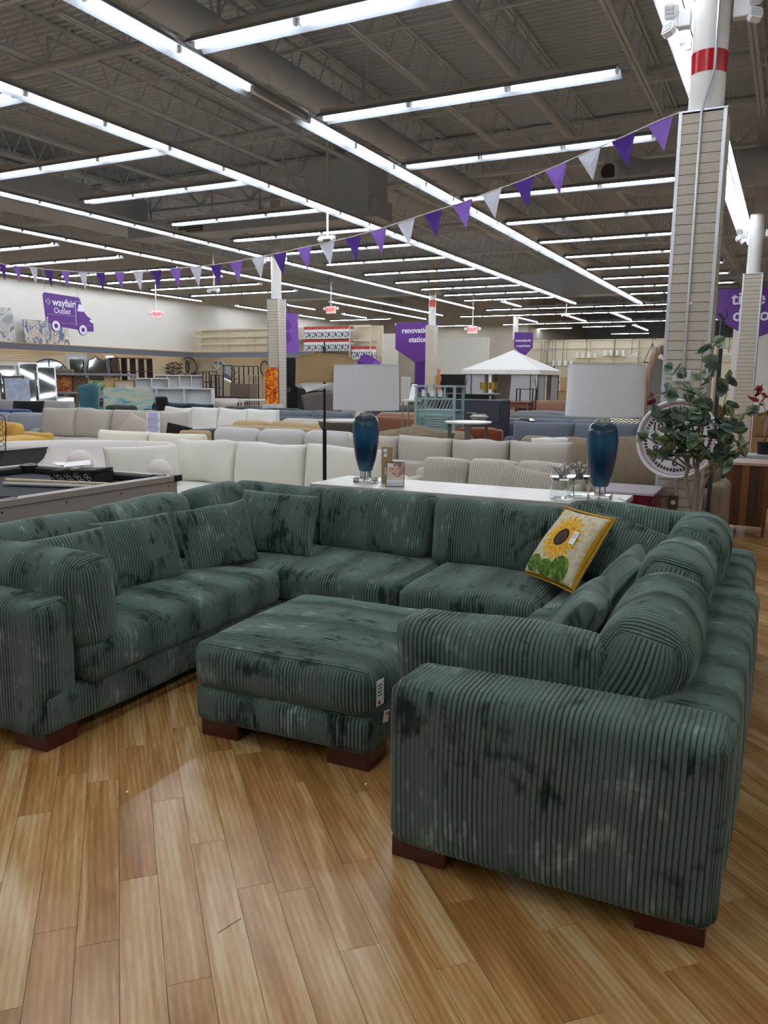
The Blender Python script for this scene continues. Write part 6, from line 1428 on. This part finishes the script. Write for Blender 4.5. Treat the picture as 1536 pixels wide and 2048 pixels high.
# driftwood mirror by the pillar
t = thing('driftwood_mirror', 'oval mirror with twisted driftwood frame left of the pillar', 'mirror', (-1.26, 9.5, 0)); t.rotation_euler = (R(-3), 0, R(66))
part('glass', MB().prism([(.30*math.cos(a), 1.0+.84*math.sin(a)) for a in [i*PI/16 for i in range(32)]], 0, .01), MIR, t)
for k in range(4): part('twisted_branch', MB().tube([((.34+.025*math.sin(5*a+k*1.6))*math.cos(a), -.02+.02*math.cos(5*a+k*1.6), 1.02+(.92+.03*math.sin(5*a+k*1.6))*math.sin(a)) for a in [i*PI/20 for i in range(41)]], .022, 6, cap=False), mat('driftwood', '9a7f6c', .7, noise=.25, nscale=12), t, smooth='all')
t = thing('small_planter', 'dark planter with leafy green plant left of the driftwood mirror', 'plant', FL((-2.229, 14.5, 1.45))); part('pot', MB().box((0, 0, .62), (.35, .3, 1.24)), BLACKP, t)
leafy(t, [([(0, 0, 1.2), (.03*k-.05, 0, 1.4)], .006) for k in range(3)], [leaf_mesh('round', leaf_mat('fern_leaf', '3d5a35', '5a7a4a', '7a9460'))], 30, 8, .9, twig_len=.1)
# purple house cutouts
PURD = mat('purple_dark', '472377', .6); PUR = mat('purple_sign', '5f2d8a', .5); PURL = mat('purple_light', '8355b5', .6); PURM = mat('purple_mid', '6a3c9a', .6)
t = thing('house_cutout', 'purple cardboard house cutouts above the left lamp shade', 'display', (-12.6, 24, 1.2))
part('plinth', MB().box((0, .3, -.59), (1.2, .5, 1.18)), WHL, t)
part('house_front', MB().prism([(-.5, 0), (-.5, 1.0), (-.36, 1.2), (-.1, 1.24), (.0, 1.12), (.0, 0)], 0, .03), PURD, t); part('house_roof', MB().prism([(-.48, .98), (-.36, 1.22), (-.1, 1.24), (.28, 1.04), (.1, .9)], -.02, 0), PURM, t); part('house_front', MB().prism([(-.02, 0), (-.02, .86), (.18, 1.04), (.38, 1.0), (.38, 0)], -.05, -.02), PURL, t)
part('leaflet', MB().box((-.3, -.06, .75), (.14, .01, .3)), PAPER, t)
# ================================================================== SIGNS
WHS = mat('sign_white', 'e8e4f2', .6); WIRE = mat('hanging_wire', '9a9a9a', .5)
# van sign, parallel to the left wall; local x runs along +Y of the store
t = thing('hanging_sign', 'purple van-shaped store sign hanging before the left wall', 'sign', (-20.0, 18.12, 3.62)); t.rotation_euler = (0, 0, R(90))
van = [(-.86, -.38), (-.93, .36), (-.90, .43), (-.84, .45), (.40, .42), (.47, .37), (.56, .05), (.72, -.12), (.88, -.20), (.90, -.30), (.96, -.36), (.97, -.58), (.80, -.60), (-.50, -.50)]
part('board', MB().prism(van, 0, .02), PUR, t)
for x in (-.52, .52):
    wz = -.50-.06*(x > 0)
    wh = part('wheel', MB().lathe([(0, -.012), (.17, -.012)], 28, (x, 0, wz), ax='y').lathe([(0, .022), (.17, .022)], 28, (x, 0, wz), ax='y').lathe([(.17, -.012), (.17, .022)], 28, (x, 0, wz), ax='y'), PUR, t)
    part('tyre', MB().lathe([(.07, -.016), (.15, -.016)], 28, (x, 0, wz), ax='y'), WHS, wh); part('tyre_back', MB().lathe([(.07, .026), (.15, .026)], 28, (x, 0, wz), ax='y'), WHS, wh)
part('window', MB().prism([(.34, .0), (.40, .22), (.58-.06, .22-.02), (.62-.0, .0)], -.006, -.001), WHS, t)
for a, b in (((-.82, 0, -.17), (.24, 0, -.17)), ((-.30, 0, -.40), (.24, 0, -.40)), ((.27, 0, -.44), (.27, 0, .30)), ((.27, 0, .30), (.48, 0, .30)), ((.70, 0, -.42), (.86, 0, -.42))): part('trim_line', MB().bar((a[0], -.004, a[2]), (b[0], -.004, b[2]), .018, .004), WHS, t)
for k in range(3): part('tail_light', MB().box((-.82, -.004, -.28-.07*k), (.05, .004, .045 if k < 2 else .015)), WHS, t)
part('headlight', MB().prism([(.80, -.24), (.88, -.22), (.91, -.33), (.84, -.30)], -.006, -.001), WHS, t)
tm_ = text('lettering', 'wayfair', .30, t, (-.17, -.003, .19), VERT, WHS, bold=.006); text('lettering', 'Outlet', .235, t, (-.25, -.003, -.05), VERT, WHS, bold=.002)
lg = MB()
for k in range(4):
    M = Matrix.Translation((-.76, -.004, .19)) @ Matrix.Rotation(k*PI/2, 4, 'Y'); lg.prism([(-.085, .02), (-.03, .085), (.03, .085), (.085, .02), (.045, .02), (.0, .05), (-.045, .02)], -.002, .002, 'y', M=M)
part('pinwheel_logo', lg, WHS, t)
for x, z in ((-.84, .43), (.40, .40)): part('wire', MB().tube([(x, .01, z), (x-.15, .01, ZD-3.62)], .006, 5), WIRE, t)
# renovation banner
t = thing('hanging_banner', 'purple renovation station banner half hidden by a pillar', 'sign', (-15.36, 33.0, 3.0))
k_ = 33.0/40
part('banner', MB().prism([(-.72, .0), (-.72, 1.15), (1.35, 1.15), (1.35, -.25), (.60, -.58), (.25, -.58)], 0, .03), PUR, t)
part('post', MB().prism([(.25, -3.0), (1.0, -3.0), (1.0, -.30), (.25, -.58)], .03, .08), PURD, t)
text('lettering', 'renovation', .33, t, (-.40+.72, -.002, .80), VERT, WHS, bold=.008); text('lettering', 'station', .33, t, (.32+.08, -.002, .40), VERT, WHS, bold=.008)
# pennant
t = thing('hanging_banner', 'small purple pennant sign about bright ideas for a home', 'sign', (-11.33, 36.9, 3.28))
part('banner', MB().prism([(-.45, .62), (.45, .58), (.45, -.10), (0, -.58), (-.45, -.05)], 0, .02), PUR, t)
text('lettering', 'bright ideas for', .145, t, (0, -.003, .22), VERT, WHS, bold=.003, spacing=.88); text('lettering', 'a cozy home', .145, t, (.0, -.003, -.02), VERT, WHS, bold=.003, spacing=.88)
for s in (-1, 1): part('wire', MB().tube([(s*.4, .01, .58), (s*.4, .01, ZD-3.28)], .006, 5), WIRE, t)
# arrow sign right of the pillar
t = thing('wall_sign', 'big purple arrow-shaped wall sign cut by the right pillars', 'sign', (-1.12, 26.0, 3.0))
part('board', MB().prism([(-1.5, 1.32), (1.5, 1.34), (1.5, .45), (0, -.13), (-1.5, .75)], 0, .04), PUR, t)
text('lettering', 'time to', .50, t, (.10, -.003, 1.02), VERT, WHS, bold=.008); text('lettering', 'decorate', .50, t, (.32, -.003, .55), VERT, WHS, bold=.008)
for s in (-1, 1): part('post', MB().bar((s*1.2, .06, -3.0), (s*1.2, .06, 1.2), .05), STEELW, t)
# price-tag shaped sign behind the flame-panel pillar
t = thing('hanging_tag_sign', 'light purple giant price tag sign behind the flame-panel pillar', 'sign', (-14.65, 22.0, 2.45)); 
part('board', MB().prism([(-.45, 0), (.50, 0), (.44, 1.15), (.38, 1.22), (-.32, 1.22), (-.40, 1.15)], 0, .04), PURL, t)
for z in (.48, .86): part('emblem_blob', MB().prism([(.0, z-.17), (.17, z-.12), (.22, z), (.12, z+.16), (0, z+.12), (-.12, z+.16), (-.22, z), (-.17, z-.12)], -.01, -.002), PURM, t)
part('cord', MB().tube([(.12, .02, 1.1), (.12, .02, 1.35), (.02, .02, 1.5), (-.2, .02, 1.6), (-.4, .02, 1.9), (-.4, .02, ZD-2.45)], .02, 6), PURD, t, smooth=True)
# exit signs
EXR = mat('exit_sign_face', 'f08a88', emit=.9); EXT = mat('exit_letters', 'c8202a', emit=.8)
def exit_sign(label, p, rz, s=1.0):
    t = thing('exit_sign', label, 'exit sign', p, R(rz)); part('stem', MB().tube([(0, 0, .1*s), (0, 0, ZD-p[2])], .02, 8), STEELW, t, smooth=True)
    part('box', MB().box((0, 0, 0), (.34*s, .07, .24*s)), WHITE, t, bev=.01); part('face', MB().box((0, -.037, 0), (.31*s, .004, .2*s)), EXR, t); text('lettering', 'EXIT', .15*s, t, (0, -.042, 0), VERT, EXT, bold=.004)
    for q in (-1, 1): part('lamp_head', MB().ball((q*.24*s, 0, .04), .055*s, 10, 8), WHITE, t)
exit_sign('red lit exit sign hanging left, beside the van sign', (-19.568, 21.5, 3.74), 60, .95)
exit_sign('red lit exit sign above the printed cartons', (-13.84, 23.5, 3.878), 0)
exit_sign('red lit exit sign hanging above the gazebo', (-11.279, 30, 3.569), 0, 1.2)
for i, (p, l) in enumerate((((-13.906, 17.5, 3.936), 'white twin sensor hanging right of the van sign'), ((-8.322, 14, 4.336), 'white twin emergency lamp hanging below the ceiling row'), ((-8.525, 33.5, 4.368), 'white sensor at the end of a long ceiling rod'))):
    t = thing('hanging_fitting', l, 'ceiling fitting', p); part('rod', MB().tube([(0, 0, 0), (0, 0, ZD-p[2])], .02, 8), STEELW, t); part('body', MB().box((0, 0, -.02), (.34, .08, .06)), WHITE, t)
    for q in (-1, 1): part('lamp_head', MB().ball((q*.14, -.04, -.06), .055, 10, 8), WHITE, t)
# ================================================================== BUNTING
flagsP = [(-10.8, 8.57, 3.25), (-10.41, 8.51, 3.19), (-9.98, 8.44, 3.14), (-9.6, 8.38, 3.08), (-9.22, 8.33, 3.04), (-8.81, 8.26, 2.99), (-8.42, 8.2, 2.96), (-8.02, 8.14, 2.94), (-7.64, 8.08, 2.92), (-7.29, 8.03, 2.91), (-6.92, 7.97, 2.91), (-6.56, 7.92, 2.9), (-6.21, 7.86, 2.9), (-5.88, 7.81, 2.91), (-5.53, 7.76, 2.93), (-5.2, 7.71, 2.95), (-4.84, 7.65, 2.98), (-4.53, 7.61, 3.0), (-4.18, 7.55, 3.03), (-3.86, 7.5, 3.07), (-3.53, 7.45, 3.12), (-3.22, 7.4, 3.17), (-2.9, 7.36, 3.22), (-2.6, 7.31, 3.28), (-2.28, 7.26, 3.34), (-1.98, 7.21, 3.41), (-1.69, 7.17, 3.49), (-1.4, 7.12, 3.56), (-1.11, 7.08, 3.64)]
FD = mat('felt_dark_purple', '4b2a86', .85, noise=.08); FLm = mat('felt_light_purple', '8a63c0', .85, noise=.08); FW = mat('felt_white', 'cdcfdd', .85, noise=.04)
t = thing('bunting', 'bunting cord with purple and white felt flags strung to the pillar', 'bunting', (-5, 7.7, 0))
pts = [(-13.5, 9.0, 3.75), (-12.2, 8.8, 3.5)]+flagsP+[(-.97, 7.06, 3.67)]
part('cord', MB().tube(pts, .006, 5), mat('white_cord', 'c9c6c2', .8), t, world=True, smooth='all')
for i, (x, y, z) in enumerate([(-11.2, 8.63, 3.3)]+flagsP):
    p = Vector((x, y, z)); nx = Vector(([(-11.2, 8.63, 3.3)]+flagsP)[min(i+1, 29)]); pv = Vector(([(-11.2, 8.63, 3.3)]+flagsP)[max(i-1, 0)]); d = (nx-pv).normalized()
    k = i-1; m_ = FLm if k % 3 == 1 else (FW if k % 3 == 2 else FD)
    dn = Vector((0, 0, -1)).lerp(d, .16).normalized(); a = p-d*.105; b_ = p+d*.105; tip = p+dn*.245; nrm = d.cross(dn).normalized()*.0015; mid = (a+b_)*.25+tip*.5+nrm*12*rnd.uniform(-1, 1)
    b = MB(); b.add([a+nrm, b_+nrm, tip+nrm, a-nrm, b_-nrm, tip-nrm, mid+nrm, mid-nrm], [(0, 1, 6), (1, 2, 6), (2, 0, 6), (4, 3, 7), (5, 4, 7), (3, 5, 7), (0, 3, 4, 1), (1, 4, 5, 2), (2, 5, 3, 0)])
    part('flag', b, m_, t, world=True)
# ================================================================== DUCTS, PIPES
DUCT = mat('painted_duct', 'c2ccd8', .6, noise=.03)
b = MB().tube([(-7.0, -6, 5.95), (-7.0, 34, 5.95)], .21, 28, cap=True); d1 = thing('air_duct', 'large round duct running lengthwise above the first long light row', 'duct', (-7.0, 14, 5.95)); part('pipe', b, DUCT, d1, world=True, smooth=True)
for k in range(14): part('duct_band', MB().tube([(-7.0, -4+2.9*k, 5.95), (-7.0, -3.93+2.9*k, 5.95)], .218, 28), DUCT, d1, world=True, smooth=True)
for k in range(5): part('hanger_strap', MB().box((-7.0, 3+5*k, 6.5), (.03, .03, .8)), DUCT, d1, world=True)
d2 = ceiling; part('pipe', MB().tube([(-4.05, -6, 6.1), (-4.05, 32, 6.1)], .085, 16), DUCT, d2, world=True, smooth=True)
for k in range(6): part('pipe_clamp', MB().tube([(-4.05, 2+5.1*k, 6.1), (-4.05, 2.06+5.1*k, 6.1)], .10, 16), DUCT, d2, world=True, smooth=True); part('hanger_rod', MB().tube([(-4.05, 2.03+5.1*k, 6.15), (-4.05, 2.03+5.1*k, ZD)], .008, 5), DUCT, d2, world=True)
d3 = ceiling
part('sprinkler_pipe', MB().tube([(XL+.02, 9.3, 6.2), (XR-.02, 9.3, 6.2)], .06, 10), DUCT, d3, world=True, smooth=True)
for k in range(9): part('branch_pipe', MB().tube([(-20+3.2*k, 9.3, 6.25), (-20+3.2*k, 9.3, 6.6), (-20+3.2*k, 14.5, 6.6)], .03, 8), DUCT, d3, world=True, smooth=True)
for i, y in enumerate((14.3, 19.6, 25)): part('sprinkler_pipe', MB().tube([(XL, y, 6.55), (XR, y, 6.55)], .06, 10), DUCT, d3, world=True, smooth=True)
# round branch duct with elbow, right of centre
d4 = thing('air_duct', 'round branch duct with open elbow mouth near the right pillars', 'duct', (-2.5, 15.5, 5.6))
part('pipe', MB().tube([(-3.2, 16.0, 5.45), (-2.9, 16.6, 5.45), (-2.2, 16.9, 5.5), (6, 17.0, 5.6)], .33, 24), DUCT, d4, world=True, smooth=True)
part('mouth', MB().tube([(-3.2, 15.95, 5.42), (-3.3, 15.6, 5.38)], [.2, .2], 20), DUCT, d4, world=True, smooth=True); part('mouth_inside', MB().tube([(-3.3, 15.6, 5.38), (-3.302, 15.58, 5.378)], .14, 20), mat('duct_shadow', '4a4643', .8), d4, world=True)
for k in range(4): part('hanger_strap', MB().box((-2+2*k, 16.98, 6.35), (.03, .03, 1.2)), DUCT, d4, world=True)
# rectangular ducts
d5 = thing('box_duct', 'big rectangular duct crossing above the left display area with a drop box', 'duct', (-12, 16.5, 5.5))
part('trunk', MB().b2((-16.0, 16.6, 5.2), (-8.6, 17.4, 5.62)), DUCT, d5, world=True, bev=.01); part('drop_box', MB().b2((-10.4, 16.5, 5.35), (-8.75, 17.45, 6.5)), DUCT, d5, world=True, bev=.01)
part('trunk', MB().b2((-17.2, 9.0, 5.5), (-16.0, 17.4, 6.3)), DUCT, d5, world=True, bev=.01)
part('grille', MB().b2((-14.2, 16.52, 5.25), (-13.5, 16.6, 5.55)), mat('dark_grille', '55504c', .7), d5, world=True)
for k in range(5): part('louvre', MB().box((-13.85, 16.51, 5.28+.055*k), (.66, .02, .012)), DUCT, d5, world=True)
for x in (-15.5, -12, -9): part('hanger_strap', MB().b2((x, 16.9, 5.6), (x+.04, 16.94, ZD)), DUCT, d5, world=True)
d6 = thing('box_duct', 'rectangular duct above the middle back of the store', 'duct', (-8, 33, 5.5)); part('trunk', MB().b2((-12.8, 32.5, 5.0), (-4.8, 33.3, 5.9)), DUCT, d6, world=True, bev=.01); d7 = thing('box_duct', 'rectangular duct high above the printed cartons', 'duct', (-17, 31.8, 5.5)); part('trunk', MB().b2((-21, 31.5, 5.2), (-13.2, 32.2, 5.8)), DUCT, d7, world=True, bev=.01)
for x in (-12, -6): part('hanger_strap', MB().b2((x, 32.9, 5.7), (x+.04, 32.95, ZD)), DUCT, d6, world=True)
part('hanger_strap', MB().b2((-19, 32.0, 5.7), (-18.96, 32.05, ZD)), DUCT, d7, world=True)
# unistrut channels hung under the joists
for i, (x, y0, y1) in enumerate(((-8.95, 4, 16.6), (-10.6, 5, 16.6), (-2.55, 5, 15.2), (-.9, 5, 16.5))):
    pass
# small things on the floor: paper crumbs
CR = MB().ball((0, 0, .004), .006, 6, 4); 
for k, (p, l) in enumerate((((-2.126, 2.084, 0), 'tiny white paper crumb on the floor at left'), ((-1.351, 2.556, 0), 'tiny white paper crumb between ottoman and right arm'))): solo('paper_crumb', CR, PAPER, l, 'litter', p)
tagp(part('floor_scratch', MB().bar(((-1.329, 1.619, 0)), ((-1.308, 1.702, 0)), .004, .0006), mat('scratch', '6b4a2c', .6)), 'dark straight scratch mark on the wood floor', 'scratch')
